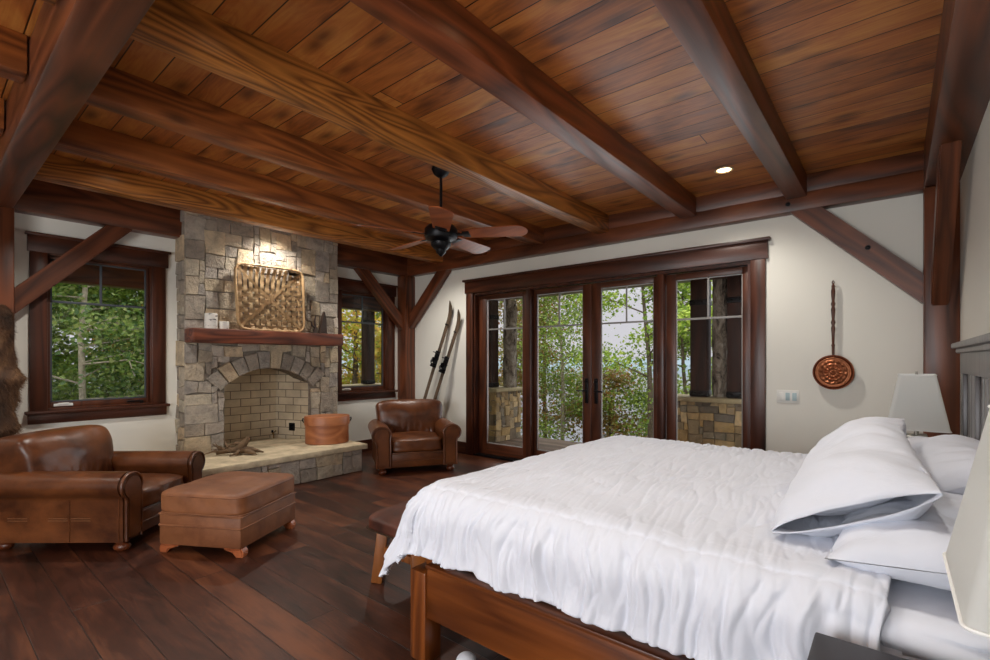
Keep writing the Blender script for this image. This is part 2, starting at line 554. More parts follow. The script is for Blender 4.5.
# ------------------------------------------------------------------ windows in the left wall
def left_window(idx, op, label, crank):
    y0, y1, z0, z1 = op
    r = thing('window_%d' % idx, label, 'window', (XL, (y0+y1)/2, z0), kind='structure')
    h = (y1-y0)/2; H = z1-z0
    b = NB()
    bx(b, (0, -h-0.11, -0.01), (0.03, -h+0.012, H), 0.004); bx(b, (0, h-0.012, -0.01), (0.03, h+0.11, H), 0.004)
    obj('side_casing', b, M_trim['Z'], r)
    b = NB(); bx(b, (0, -h-0.125, H-0.01), (0.035, h+0.135, H+0.145), 0.004); bx(b, (0, -h-0.14, H+0.14), (0.055, h+0.155, H+0.165), 0.005)
    obj('head_casing', b, M_trim['Y'], r)
    b = NB(); bx(b, (-0.02, -h-0.14, -0.03), (0.07, h+0.14, 0.0), 0.006)
    obj('sill', b, M_trim['Y'], r)
    b = NB(); bx(b, (0, -h-0.12, -0.12), (0.028, h+0.12, -0.03), 0.004)
    obj('apron', b, M_trim['Y'], r)
    b = NB(); t = 0.016
    bx(b, (-0.15, -h, 0), (-0.005, -h+t, H), 0.002); bx(b, (-0.15, h-t, 0), (-0.005, h, H), 0.002)
    bx(b, (-0.15, -h+t, H-t), (-0.005, h-t, H), 0.002); bx(b, (-0.15, -h+t, 0), (-0.005, h-t, t), 0.002)
    obj('jamb', b, M_sash['Z'], r)
    sf = obj('sash', rect_frame((-0.10, -0.055), -h+t, h-t, t, H-t, 0.026, 0.05), M_sash['Z'], r)
    i0, i1, j0, j1 = -h+t+0.026, h-t-0.026, t+0.05, H-t-0.026
    b = NB(); bx(b, (-0.085, i0, j0), (-0.081, i1, j1)); obj('pane', b, M_glass, r)
    b = NB()
    for (a0, a1, c0, c1) in ((i0, i0+0.014, j0, j1), (i1-0.014, i1, j0, j1), (i0, i1, j0, j0+0.014), (i0, i1, j1-0.014, j1)):
        bx(b, (-0.078, a0, c0), (-0.066, a1, c1), 0.002)
    zz = j1-0.40
    bx(b, (-0.078, i0, zz-0.011), (-0.066, i1, zz+0.011), 0.002)
    bx(b, (-0.0775, -0.01, zz), (-0.0665, 0.01, j1), 0.002)
    obj('muntin', b, M_muntin, r)
    b = NB(); bx(b, (-0.055, i0+0.02, t+0.012), (-0.03, i0+0.16, t+0.038), 0.005)
    bx(b, (-0.035, i0+0.05, t+0.03), (-0.015, i0+0.13, t+0.045), 0.004)
    obj('crank_handle', b, M_plate, r, label='white folding crank handle')
    if crank:
        b = NB(); bx(b, (-0.055, i1-0.17, j0-0.035), (-0.035, i1-0.03, j0-0.02), 0.003); bx(b, (-0.05, i1-0.06, j0-0.05), (-0.03, i1-0.03, j0-0.02), 0.003)
        obj('latch', b, M_black, r, label='black sash latch')
    return r

def rect_frame(xr, y0, y1, z0, z1, w, wb):
    b = NB()
    bx(b, (xr[0], y0, z0), (xr[1], y0+w, z1), 0.004); bx(b, (xr[0], y1-w, z0), (xr[1], y1, z1), 0.004)
    bx(b, (xr[0], y0+w, z1-w), (xr[1], y1-w, z1), 0.004); bx(b, (xr[0], y0+w, z0), (xr[1], y1-w, z0+wb), 0.004)
    return b

left_window(1, W1, 'dark framed casement window left of the fireplace with small panes along its top', True)
left_window(2, W2, 'dark framed casement window between the fireplace and the corner post', False)

# invented rear window behind the camera, added to house the fill lamp
r = thing('window_3', 'invented wide window in the wall behind the camera, added for fill light', 'window', (0, YF, 0), kind='structure')
b = NB()
for x0 in (RW[0], -1.3, RW[1]-0.07):
    bx(b, (x0, -0.14, RW[2]), (x0+0.07, -0.02, RW[3]), 0.004)
bx(b, (RW[0], -0.14, RW[2]), (RW[1], -0.02, RW[2]+0.07), 0.004); bx(b, (RW[0], -0.14, RW[3]-0.07), (RW[1], -0.02, RW[3]), 0.004)
obj('window_frame', b, M_sash['X'], r)
b = NB(); bx(b, (RW[0]-0.12, 0, RW[2]-0.1), (RW[0], 0.03, RW[3]+0.15)); bx(b, (RW[1], 0, RW[2]-0.1), (RW[1]+0.12, 0.03, RW[3]+0.15))
bx(b, (RW[0], 0, RW[3]), (RW[1], 0.03, RW[3]+0.15)); bx(b, (RW[0], 0, RW[2]-0.1), (RW[1], 0.03, RW[2]))
obj('casing', b, M_trim['X'], r)

# ------------------------------------------------------------------ glazed doors
r = thing('trim_1', 'dark wood casing with a heavy head board around the glazed doors', 'trim', ((DX0+DX1)/2, YB, 0), kind='structure')
hw = (DX1-DX0)/2
b = NB(); bx(b, (-hw-0.12, -0.03, 0), (-hw+0.005, 0, DZ), 0.004); bx(b, (hw-0.005, -0.03, 0), (hw+0.12, 0, DZ), 0.004)
obj('side_casing', b, M_trim['Z'], r)
b = NB(); bx(b, (-hw-0.14, -0.036, DZ-0.005), (hw+0.14, 0, DZ+0.165), 0.004)
obj('head_casing', b, M_trim['X'], r)
b = NB(); bx(b, (-hw-0.165, -0.065, DZ+0.16), (hw+0.165, 0, DZ+0.19), 0.006)
obj('head_cap', b, M_trim['X'], r)
b = NB(); bx(b, (-hw, 0, 0.03), (-hw+0.035, 0.16, DZ)); bx(b, (hw-0.035, 0, 0.03), (hw, 0.16, DZ)); bx(b, (-hw+0.035, 0, DZ-0.035), (hw-0.035, 0.16, DZ))
for xm in (-3.66, -1.93):
    bx(b, (xm-0.035-(DX0+DX1)/2, 0.0, 0.03), (xm+0.035-(DX0+DX1)/2, 0.16, DZ-0.035), 0.003)
obj('jamb', b, M_trim['Z'], r)
b = NB(); bx(b, (-hw, -0.01, 0.0), (hw, 0.17, 0.03), 0.006)
obj('threshold', b, M_black, r, label='dark metal threshold')

def door(idx, x0, x1, g0, g1, label, handle=None):
    cx = (x0+x1)/2
    r = thing('door_%d' % idx, label, 'door', (cx, YB+0.07, 0.032), kind='structure')
    a, c, p, q = x0-cx, x1-cx, g0-cx, g1-cx
    Z1 = DZ-0.04-0.032
    gz0, gz1 = 0.15, 2.165
    b = NB(); bx(b, (a, 0, 0), (p, 0.05, Z1), 0.004); bx(b, (q, 0, 0), (c, 0.05, Z1), 0.004)
    obj('stile', b, M_sash['Z'], r)
    b = NB(); bx(b, (p, 0, 0), (q, 0.05, gz0), 0.004); bx(b, (p, 0, gz1), (q, 0.05, Z1), 0.004)
    obj('rail', b, M_sash['X'], r)
    b = NB(); bx(b, (p, 0.023, gz0), (q, 0.027, gz1)); obj('pane', b, M_glass, r)
    b = NB(); w = 0.011
    for (u0, u1, v0, v1) in ((p, p+w, gz0, gz1), (q-w, q, gz0, gz1), (p, q, gz0, gz0+w), (p, q, gz1-w, gz1)):
        bx(b, (u0, 0.01, v0), (u1, 0.022, v1), 0.002)
    bx(b, (p, 0.008, 1.735), (q, 0.022, 1.755), 0.002)
    m = (p+q)/2
    bx(b, (m-0.009, 0.009, 1.745), (m+0.009, 0.0215, gz1), 0.002)
    obj('muntin', b, M_muntin_light, r)
    if handle is not None:
        hx = handle-cx
        b = NB(); bx(b, (hx-0.022, -0.012, 0.80), (hx+0.022, 0, 1.10), 0.004)
        s = 1 if handle > -2.78 else -1
        tube(b, [(hx, -0.01, 0.95), (hx, -0.05, 0.95), (hx+0.03*s, -0.055, 0.95), (hx+0.11*s, -0.055, 0.948)], 0.009)
        cyl(b, 0.02, 0.02, 0, 0.018, 16, T(hx, -0.008, 1.06, rx=PI/2))
        obj('handle', b, M_black, r, label='black lever handle on a tall plate')
    return r
door(1, -4.572, -3.70, -4.43, -3.80, 'fixed glazed door panel at the left end showing a stone pier outside')
door(2, -3.62, -2.785, -3.575, -2.90, 'left leaf of the central glazed double door', -2.845)
door(3, -2.780, -1.97, -2.665, -2.03, 'right leaf of the central glazed double door', -2.72)
door(4, -1.89, -1.088, -1.79, -1.145, 'fixed glazed door panel at the right end showing a stone knee wall outside')

# ------------------------------------------------------------------ timber frame
def timber(name, p0, p1, w, h, mat, label, cat='beam', up=(0, 0, 1), group=None, bev=0.005, courses=1):
    M, L = frame(p0, p1, up)
    b = NB()
    for q in range(courses):
        bx(b, (0, -w/2, -h/2+h*q/courses), (L, w/2, -h/2+h*(q+1)/courses), bev)
    o = obj(name, b, mat)
    o.matrix_world = M
    return tag(o, label, cat, group)

M_bx = M_beam['X']
JB, JT = 2.78, ZC
M_jx = wood('joist_wood_long', '552a13', 'a45e2c', 'X', 0.36, k=5.0)
M_jx2 = wood('joist_wood_red', '46200f', '8a4824', 'X', 0.36, k=4.0)
M_jxf = wood('joist_flame_grain_long', '50270f', 'c07c38', 'X', 0.36, k=10.0, knots=False)
JX = [(-0.67, 'first ceiling joist from the headboard wall', M_bx), (-1.60, 'second ceiling joist from the headboard wall', M_jx2),
      (-2.545, 'golden flame grained ceiling joist, third from the headboard wall beside the fan', M_jxf),
      (-3.41, 'fourth ceiling joist from the headboard wall, left of the fan', M_jx),
      (-4.33, 'fifth ceiling joist from the headboard wall', M_jx),
      (-5.18, 'ceiling joist nearest the stone fireplace', M_jxf)]
for x, lab, m in JX:
    timber('ceiling_joist', (x, 0.575, (JB+JT)/2), (x, YB-0.11, (JB+JT)/2), 0.155, JT-JB, m, lab, 'joist', group='joists over the bed side of the room')
for x, lab, m in JX:
    timber('ceiling_joist', (x, YF, (JB+JT)/2), (x, 0.375, (JB+JT)/2), 0.155, JT-JB, m, 'joist beyond the tie beam, in line with the '+lab.replace('golden flame grained ceiling joist, third from the headboard wall beside the fan','golden flame grained joist').replace(' from the headboard wall','').replace('ceiling joist','joist'), 'joist', group='joists beyond the tie beam')
timber('tie_beam', (XL, 0.478, 2.81), (XR, 0.478, 2.81), 0.19, 0.31, M_bx, 'heavy tie beam crossing the room at the upper left corner of the photo', 'beam', bev=0.012)
PB = 2.665
timber('wall_plate_beam', (XL, YB-0.06, (PB+ZC)/2), (XR, YB-0.06, (PB+ZC)/2), 0.12, ZC-PB, M_bx, courses=2, label='long plate beam above the glazed doors')
timber('wall_plate_beam', (XL+0.075, YF, (PB+ZC)/2), (XL+0.075, YB-0.12, (PB+ZC)/2), 0.15, ZC-PB, M_bx, 'plate beam along the fireplace wall', 'beam')
timber('wall_plate_beam', (XR-0.1, YF, (PB+ZC)/2), (XR-0.1, YB-0.12, (PB+ZC)/2), 0.2, ZC-PB, M_bx, 'plate beam above the headboard wall', 'beam')

def post(x0, x1, y0, y1, label):
    b = NB(); bx(b, (x0, y0, 0), (x1, y1, PB), 0.01)
    return tag(obj('timber_post', b, M_beam['Z']), label, 'post')
post(XL, XL+0.2, 0.378, 0.578, 'dark timber post at the left edge of the photo with a fur pelt')
b = NB(); bx(b, (XL, YB-0.2, 0), (XL+0.2, YB, PB), 0.012)
tag(obj('timber_post', b, M_beam['Z']), 'corner timber post with two braces behind the small armchair', 'post')
post(XR-0.2, XR, YB-0.18, YB, 'timber post in the corner behind the far bedside lamp')

def brace(p0, p1, w, h, label, up):
    # ends cut to bear on post and plate: extend slightly into them
    p0, p1 = Vector(p0), Vector(p1)
    d = (p1-p0).normalized()
    M, L = frame(p0, p1, up)
    b = NB()
    k = h/2
    # local: X along, Z in the brace's plane.  plumb cut at the post, level cut at the plate (45 degrees)
    ang = math.atan2(abs(d.z), math.hypot(d.x, d.y))
    s0 = k*math.tan(ang); s1 = k/math.tan(ang)
    prism(b, [(-s0, k), (s0, -k), (L+s1, -k), (L-s1, k)], w, Matrix.Translation((0, w/2, 0)) @ Matrix.Rotation(PI/2, 4, 'X'))
    bmesh.ops.bevel(b, geom=list(b.edges), offset=0.006, segments=1, affect='EDGES')
    o = obj('knee_brace', b, M_bx)
    o.matrix_world = M
    return tag(o, label, 'brace')
def brace2d(plane, c, a0, z0, a1, z1, h, w, label):
    """a0,z0 -> a1,z1 centre line; plane 'y' (constant y=c) or 'x'"""
    da, dz = a1-a0, z1-z0
    L = math.hypot(da, dz)
    ta = h/2*L/abs(dz)          # half width measured level, at the plate
    tz = h/2*L/abs(da)          # half height measured plumb, at the post
    s = 1 if da > 0 else -1
    poly = [(a0, z0-tz), (a0, z0+tz), (a1-s*ta, z1), (a1+s*ta, z1)]
    b = NB()
    t = NB()
    def P(a, z, k):
        return (a, c+k, z) if plane == 'y' else (c+k, a, z)
    v0 = [t.verts.new(P(a, z, -w/2)) for a, z in poly]
    v1 = [t.verts.new(P(a, z, w/2)) for a, z in poly]
    t.faces.new(v0); t.faces.new(v1)
    for i in range(4):
        j = (i+1) % 4
        t.faces.new((v0[i], v0[j], v1[j], v1[i]))
    bmesh.ops.recalc_face_normals(t, faces=t.faces)
    bmesh.ops.bevel(t, geom=list(t.edges), offset=0.007, segments=2, affect='EDGES')
    M, L2 = frame(P(a0, z0, 0), P(a1, z1, 0), (0, 0, 1))
    t.transform(M.inverted())
    merge(b, t)
    o = obj('knee_brace', b, M_bx); o.matrix_world = M
    return tag(o, label, 'brace')
brace2d('x', XL+0.09, 0.578, 1.86, 1.33, PB, 0.16, 0.11, 'knee brace crossing the corner of the left window')
brace2d('x', XL+0.09, YB-0.2, 1.93, 4.17, PB, 0.15, 0.11, 'knee brace from the corner post toward the fireplace')
brace2d('y', YB-0.07, XL+0.2, 1.95, -5.13, PB, 0.16, 0.11, 'knee brace from the corner post above the skis')
brace2d('y', YB-0.075, XR-0.2, 1.90, -0.605, PB, 0.165, 0.11, 'knee brace above the copper bed warmer')
brace2d('x', XR-0.11, YB-0.18, 1.86, 4.10, PB, 0.15, 0.10, 'knee brace seen end on along the headboard wall')
b = NB(); sph(b, 0.014, (0, 0, 0), (1, 0.5, 1)); cyl(b, 0.02, 0.02, 0, 0.006, 12, T(0, 0.006, 0, rx=PI/2))
pegs = obj('timber_peg', b, M_black); pegs.location = (-0.735, YB-0.125, 2.735)
tag(pegs, 'dark round bolt head in the plate beam under the first joist', 'bolt')
o = pegs.copy(); C.objects.link(o); o.location = (-0.17, YB-0.135, 2.265); o['label'] = 'dark peg in the brace above the copper bed warmer'

# ------------------------------------------------------------------ recessed lights
M_bulb = emit_mat('downlight_lens', (1.0, 0.78, 0.5, 1), 9.0)
def downlight(x, y, label, power=1.0, size=130, blend=0.8):
    r = thing('recessed_downlight', label, 'ceiling light', (x, y, ZC), group='recessed lights in the board ceiling')
    b = NB(); lathe(b, [(0.072, -0.001), (0.078, -0.008), (0.062, -0.012), (0.055, -0.002)], 28)
    obj('trim_ring', b, M_plate if False else plain('downlight_ring', 'c9b18c', 0.4), r)
    b = NB(); cyl(b, 0.054, 0.054, -0.004, -0.001, 24)
    obj('lens', b, M_bulb, r, label='glowing warm lens')
    d = bpy.data.lights.new('downlight_lamp', 'SPOT')
    d.energy = SPOT_POWER*power; d.color = (1.0, 0.945, 0.87); d.spot_size = math.radians(size); d.spot_blend = blend
    d.shadow_soft_size = 0.05
    o = bpy.data.objects.new('downlight_lamp', d); C.objects.link(o)
    o.location = (x, y, ZC-0.03)
downlight(-1.12, 4.41, 'glowing recessed light in the ceiling near the right brace')
for x, y, lab, p in ((-4.78, 1.05, 'recessed light between the two joists left of the fireplace', 1.5), (-5.52, 2.75, 'recessed light above the chimney face', 1.3),
                (-4.78, 4.25, 'recessed light between the joists above the small armchair', 1.4), (-1.12, 1.75, 'added recessed light out of view above the foot half of the bed', 0.8), (-0.2, 1.95, 'added recessed light out of view beside the headboard plate beam', 0.7),  # last two lamps are added out of view to brighten the bed top
                 (-2.02, 0.9, 'added recessed light out of view between joists near the tie beam', 0.7),  # also added out of view, for more light from above
                (-1.12, -1.2, 'recessed light behind the camera right', 1.0), (-3.0, -1.2, 'recessed light behind the camera', 1.0), (-4.78, -1.2, 'recessed light behind the camera left', 0.8)):
    downlight(x, y, lab, p)

# ------------------------------------------------------------------ stone fireplace
CXF = -5.8                       # chimney face
CY0, CY1 = 1.86, 3.69
AC, AH, AS, AR = 2.765, 0.505, 1.05, 0.7375   # arch centre y, half width, spring height, radius
AZ = AS + 0.2 - AR
fire = thing('stone_fireplace', 'tall rough stone fireplace with an arched opening and raised hearth', 'fireplace', (XL, AC, 0))
def loc(x, y, z):
    return Vector((x-XL, y-AC, z))
PAL = ['a39b90', '968f87', 'aaa08f', 'b5a68e', '938a7e', 'a69a88', 'b9a68c', '99928a', '968d82', 'aba196', '8f867b', 'b0a796']
def stone_block(bm, cl, quad, origin, du, dv, dn, depth, colr):
    """irregular block: quad corners (u,v), front raised along dn"""
    c = (sum(p[0] for p in quad)/len(quad), sum(p[1] for p in quad)/len(quad))
    back = [bm.verts.new(origin+du*u+dv*v) for u, v in quad]
    ins = 0.006
    mid, fr = [], []
    for u, v in quad:
        d = math.hypot(u-c[0], v-c[1])
        k = max(0.5, 1-ins/d)
        mid.append(bm.verts.new(origin+du*u+dv*v+dn*(depth*0.7)))
        fr.append(bm.verts.new(origin+du*(c[0]+(u-c[0])*k)+dv*(c[1]+(v-c[1])*k)+dn*(depth*(1+rnd.uniform(-0.25, 0.3)))))
    cv = bm.verts.new(origin+du*c[0]+dv*c[1]+dn*(depth*rnd.uniform(1.0, 1.3)))
    n = len(quad)
    fs = []
    for i in range(n):
        j = (i+1) % n
        fs.append(bm.faces.new((back[i], back[j], mid[j], mid[i])))
        fs.append(bm.faces.new((mid[i], mid[j], fr[j], fr[i])))
        fs.append(bm.faces.new((fr[i], fr[j], cv)))
    for f in fs:
        for lp in f.loops:
            lp[cl] = colr
def rcol():
    c = lin(rnd.choice(PAL))
    k = rnd.uniform(0.98, 1.30)
    return (c[0]*k, c[1]*k, c[2]*k, 1)
SIZES = [(4, 3), (5, 3), (3, 3), (4, 4), (5, 2), (3, 4), (4, 2), (3, 2), (2, 3), (2, 2), (3, 2), (2, 2), (2, 1), (1, 2), (1, 1)]
def ashlar(bm, cl, w, h, unit, blocked, origin, du, dv, dn, small=0.0):
    nx, ny = max(1, round(w/unit)), max(1, round(h/unit))
    ux, uy = w/nx, h/ny
    occ = [[blocked((i+0.5)*ux, (j+0.5)*uy) for j in range(ny)] for i in range(nx)]
    jit = {}
    def J(i, j):
        if (i, j) not in jit:
            jit[(i, j)] = (rnd.uniform(-0.2, 0.2)*ux if 0 < i < nx else 0, rnd.uniform(-0.2, 0.2)*uy if 0 < j < ny else 0)
        a = jit[(i, j)]
        return (i*ux+a[0], j*uy+a[1])
    for j in range(ny):
        for i in range(nx):
            if occ[i][j]:
                continue
            opts = SIZES[:]
            k = rnd.randrange(0, 9)
            opts = opts[k:]+opts[:k] if k < 9 else opts
            opts = sorted(opts[:6], key=lambda s: rnd.random()) + SIZES[9:]
            for sw, sh in opts:
                if i+sw > nx or j+sh > ny: continue
                if any(occ[i+a][j+c] for a in range(sw) for c in range(sh)): continue
                for a in range(sw):
                    for c in range(sh):
                        occ[i+a][j+c] = True
                q = [J(i, j), J(i+sw, j), J(i+sw, j+sh), J(i, j+sh)]
                g = 0.003
                cx_, cy_ = sum(p[0] for p in q)/4, sum(p[1] for p in q)/4
                q = [(u+(g if u < cx_ else -g), v+(g if v < cy_ else -g)) for u, v in q]
                stone_block(bm, cl, q, origin, du, dv, dn, rnd.uniform(0.014, 0.032), rcol())
                break
def in_arch(y, z, grow=0.0):
    dy = y-AC
    if z < AS+0.2 and abs(dy) < AH+grow*0.0 and z < AZ+math.sqrt(max(0, AR*AR-dy*dy)):
        return True
    return False
RING = 0.21
a_sp = math.asin(AH/AR)
def blocked_front(u, v):
    y, z = CY0+u, v
    dy = y-AC
    if abs(dy) < AH and z < AZ+math.sqrt(max(0, AR*AR-dy*dy)):
        return True
    r = math.hypot(dy, z-AZ)
    if r < AR+RING+0.005 and abs(math.atan2(dy, z-AZ)) < a_sp+0.10 and z > AZ+0.3:
        return True
    return False
b = NB()
cl = b.loops.layers.float_color.new('col')
FX = CXF-0.025
ashlar(b, cl, CY1-CY0, ZC, 0.066, blocked_front, loc(FX, CY0, 0), Vector((0, 1, 0)), Vector((0, 0, 1)), Vector((1, 0, 0)))
ashlar(b, cl, FX-XL, ZC, 0.07, lambda u, v: False, loc(FX, CY0+0.02, 0), Vector((-1, 0, 0)), Vector((0, 0, 1)), Vector((0, -1, 0)))
ashlar(b, cl, FX-XL, ZC, 0.07, lambda u, v: False, loc(XL, CY1-0.02, 0), Vector((1, 0, 0)), Vector((0, 0, 1)), Vector((0, 1, 0)))
NV = 10
a_tot = a_sp+0.09
for k in range(NV):
    a0 = -a_tot+2*a_tot*k/NV+0.006; a1 = -a_tot+2*a_tot*(k+1)/NV-0.006
    ro = AR+RING+rnd.uniform(-0.03, 0.05)
    q = [(AC-CY0+r*math.sin(a), AZ+r*math.cos(a)) for r, a in ((AR+0.004, a0), (AR+0.004, a1), (ro, a1), (ro, a0))]
    q = [(u, v) for u, v in q]
    c = lin(rnd.choice(PAL)); c = (c[0], c[1], c[2], 1)
    stone_block(b, cl, q[::-1], loc(FX, CY0, 0), Vector((0, 1, 0)), Vector((0, 0, 1)), Vector((1, 0, 0)), rnd.uniform(0.03, 0.045), c)
bmesh.ops.recalc_face_normals(b, faces=b.faces)
obj('stone_facing', b, M_stone, fire, smooth=25)
# core of the breast
b = NB()
bx(b, loc(XL, CY0+0.02, 0), loc(FX, AC-AH, ZC)); bx(b, loc(XL, AC+AH, 0), loc(FX, CY1-0.02, ZC))
pts = [(AC-AH+2*AH*k/16) for k in range(17)]
poly = [(y-AC, AZ+math.sqrt(AR*AR-(y-AC)**2)) for y in pts] + [(AH, ZC), (-AH, ZC)]
prism(b, poly, FX-XL, Matrix(((0, 0, 1, 0), (1, 0, 0, 0), (0, 1, 0, 0), (0, 0, 0, 1))))
obj('core', b, M_mortar, fire, smooth=0)
# firebox
N = Nt('firebrick')
br = N.n('ShaderNodeTexBrick')
N.l(N.n('ShaderNodeUVMap').outputs[0], br.inputs['Vector'])
for k, v in (('Color1', lin('d0c3ab')), ('Color2', lin('bfb097')), ('Mortar', lin('7a6f62')), ('Scale', 1.0), ('Mortar Size', 0.006), ('Brick Width', 0.245), ('Row Height', 0.122), ('Mortar Smooth', 0.2)):
    br.inputs[k].default_value = v
nz = N.noise(N.objco(), 5.0, 4.0, 0.6)
N.set(N.mix(0.5, br.outputs[0], N.ramp(nz, (0.3, (0.6, 0.56, 0.52, 1)), (0.7, (1.15, 1.1, 1.0, 1))), 'MULTIPLY'), 0.9)
N.bump(N.math('SUBTRACT', N.noise(N.objco(), 40, 3), N.math('MULTIPLY', br.outputs['Fac'], 1.0)), 0.5, 0.01)
M_fireb = N.m
BXK = -6.32
b = NB()
uvl = b.loops.layers.uv.new('UVMap')
plan = [(FX, AC-AH), (BXK, AC-0.33), (BXK, AC+0.33), (FX, AC+AH)]
ztop = 1.42
run = 0.0
def fq(ps, uvs):
    f = b.faces.new([b.verts.new(loc(*p)) for p in ps])
    for lp, uv in zip(f.loops, uvs): lp[uvl].uv = uv
for i in range(3):
    p, q = plan[i], plan[i+1]
    d = math.dist(p, q)
    n = Vector((q[1]-p[1], -(q[0]-p[0]), 0)).normalized()   # outward
    if i == 0: n = Vector((n.x, n.y, 0))
    uv = [(run, 0), (run+d, 0), (run+d, ztop), (run, ztop)]
    fq([(p[0], p[1], 0.27), (q[0], q[1], 0.27), (q[0], q[1], ztop), (p[0], p[1], ztop)], uv)
    run += d
fq([(plan[0][0], plan[0][1], ztop), (plan[1][0], plan[1][1], ztop), (plan[2][0], plan[2][1], ztop), (plan[3][0], plan[3][1], ztop)], [(0, 0), (0.5, 0), (0.5, 0.7), (0, 0.7)])
# soffit of the arch, from the face back to the box top
for k in range(16):
    ya, yb = pts[k], pts[k+1]
    za, zb = AZ+math.sqrt(AR*AR-(ya-AC)**2), AZ+math.sqrt(AR*AR-(yb-AC)**2)
    fq([(FX, ya, za), (FX-0.2, ya, za), (FX-0.2, yb, zb), (FX, yb, zb)], [(ya, 0), (ya, 0.2), (yb, 0.2), (yb, 0)])
bmesh.ops.remove_doubles(b, verts=b.verts, dist=1e-5)
o = obj('firebox', b, M_fireb, fire, smooth=0, label='pale firebrick lining')
md = o.modifiers.new('thick', 'SOLIDIFY'); md.thickness = 0.04; md.offset = -1
# hearth
HX, HY0, HY1, HZ = -4.98, 1.42, 3.52, 0.33
b = NB(); cl = b.loops.layers.float_color.new('col')
ashlar(b, cl, HY1-HY0, HZ-0.06, 0.068, lambda u, v: False, loc(HX-0.05, HY0, 0), Vector((0, 1, 0)), Vector((0, 0, 1)), Vector((1, 0, 0)))
ashlar(b, cl, HX-0.05-XL-0.2, HZ-0.06, 0.068, lambda u, v: False, loc(XL+0.2, HY1-0.02, 0), Vector((1, 0, 0)), Vector((0, 0, 1)), Vector((0, 1, 0)))
ashlar(b, cl, HX-0.05-XL-0.2, HZ-0.06, 0.068, lambda u, v: False, loc(HX-0.05, HY0+0.02, 0), Vector((-1, 0, 0)), Vector((0, 0, 1)), Vector((0, -1, 0)))
bmesh.ops.recalc_face_normals(b, faces=b.faces)
obj('hearth_stones', b, M_stone, fire, smooth=25)
b = NB(); bx(b, loc(XL+0.15, HY0+0.03, 0), loc(HX-0.055, HY1-0.03, HZ-0.06)); obj('hearth_core', b, M_mortar, fire, smooth=0)
b = NB()
bx(b, loc(XL+0.03, HY0-0.04, HZ-0.062), loc(HX+0.015, HY1+0.05, HZ), 0.008)
bx(b, loc(BXK+0.01, AC-0.33, HZ-0.05), loc(XL+0.05, AC+0.33, HZ-0.001))
bmesh.ops.subdivide_edges(b, edges=[e for e in b.edges if e.calc_length() > 0.3], cuts=40, use_grid_fill=True)
for v in b.verts:
    if v.co.x > HX+0.003-XL or v.co.y > HY1+0.04-AC or v.co.y < HY0-0.03-AC:
        v.co += Vector((noise.noise(v.co*9), noise.noise(v.co*9+Vector((5, 5, 5))), noise.noise(v.co*14)*0.3))*0.016
obj('hearth_slab', b, M_slab, fire, smooth=30, label='tan flagstone slab with a chipped edge')
# mantel shelf
b = NB()
t = NB()
bx(t, loc(CXF-0.03, 1.86, 1.535), loc(CXF+0.22, 3.63, 1.685), 0.014)
bmesh.ops.subdivide_edges(t, edges=[e for e in t.edges if e.calc_length() > 0.5], cuts=50, use_grid_fill=True)
for v in t.verts:
    if v.co.x > 0.3:
        v.co += Vector((noise.noise(v.co*Vector((6, 3, 6)))*0.016, 0, noise.noise(v.co*Vector((8, 2.5, 8))+Vector((3, 1, 2)))*(0.014 if v.co.z < 1.66 else 0.003)))
merge(b, t)
obj('mantel_shelf', b, wood('mantel_wood', '34150c', '84452a', 'Y', 0.55, k=4.0, bump=0.5), fire, label='rough hewn wood mantel')

# ------------------------------------------------------------------ on the mantel
MZ = 1.6855
bk = thing('woven_basket', 'large shallow square woven splint basket propped upright on the mantel', 'basket', (CXF+0.135, 2.73, MZ))
M_splint = wood('splint', '9c7c56', 'd8b98c', 'Z', 0.6, k=3.0, knots=False, bump=0.3)
M_splint_x = wood('splint_cross', '7d6244', 'b8966c', 'Y', 0.6, k=3.0, knots=False, bump=0.3)
M_splint_d = wood('splint_rim', '94744c', 'cdab7e', 'Z', 0.55, k=3.0, knots=False)
BW, BH = 0.80, 0.76
LEAN = Matrix.Rotation(-0.09, 4, 'Y')
def bas(y, z, off=0.0):
    # dish: rim forward at edges, centre set back
    u, v = 2*y/BW, 2*(z-BH/2)/BH
    e = max(abs(u), abs(v))
    d = 0.055*(e**6) + off
    return LEAN @ Vector((d-0.03, y, z+0.0))
n = 12
wv = 0.042
def strip(bm, pts, w, side):
    t = NB(); rows = []
    for p, nn in pts:
        sd = Vector(side)*(w/2)
        rows.append((t.verts.new(p-sd), t.verts.new(p+sd)))
    for i in range(len(rows)-1):
        t.faces.new((rows[i][0], rows[i][1], rows[i+1][1], rows[i+1][0]))
    bmesh.ops.solidify(t, geom=list(t.faces), thickness=0.003)
    bmesh.ops.recalc_face_normals(t, faces=t.faces)
    merge(bm, t)
b = NB()
for k in range(n):
    y = -BW/2+0.05+(BW-0.10)*k/(n-1)
    pts_ = []
    for i in range(61):
        z = 0.02+(BH-0.03)*i/60
        f = max(0, (i/60-0.55)/0.45)
        fl = 0.007*math.sin(PI*(z/0.062+k))*(1-f)
        yy = y+0.07*f*f*(0.4+y/BW)          # upper ends sweep sideways
        yy = min(BW/2-0.02, yy)
        pts_.append((bas(yy, z, fl+0.05*f*(1-f)), None))
    strip(b, pts_, wv, (0, 1, 0))
obj('upright_splints', b, M_splint, bk, smooth=60)
b = NB()
for k in range(8):
    z = 0.045+0.062*k
    pts_ = [(bas(-BW/2+0.02+(BW-0.04)*i/60, z, -0.007*math.sin(PI*((BW-0.04)*i/60/0.0636-0.5+k))), None) for i in range(61)]
    strip(b, pts_, wv, (0, 0, 1))
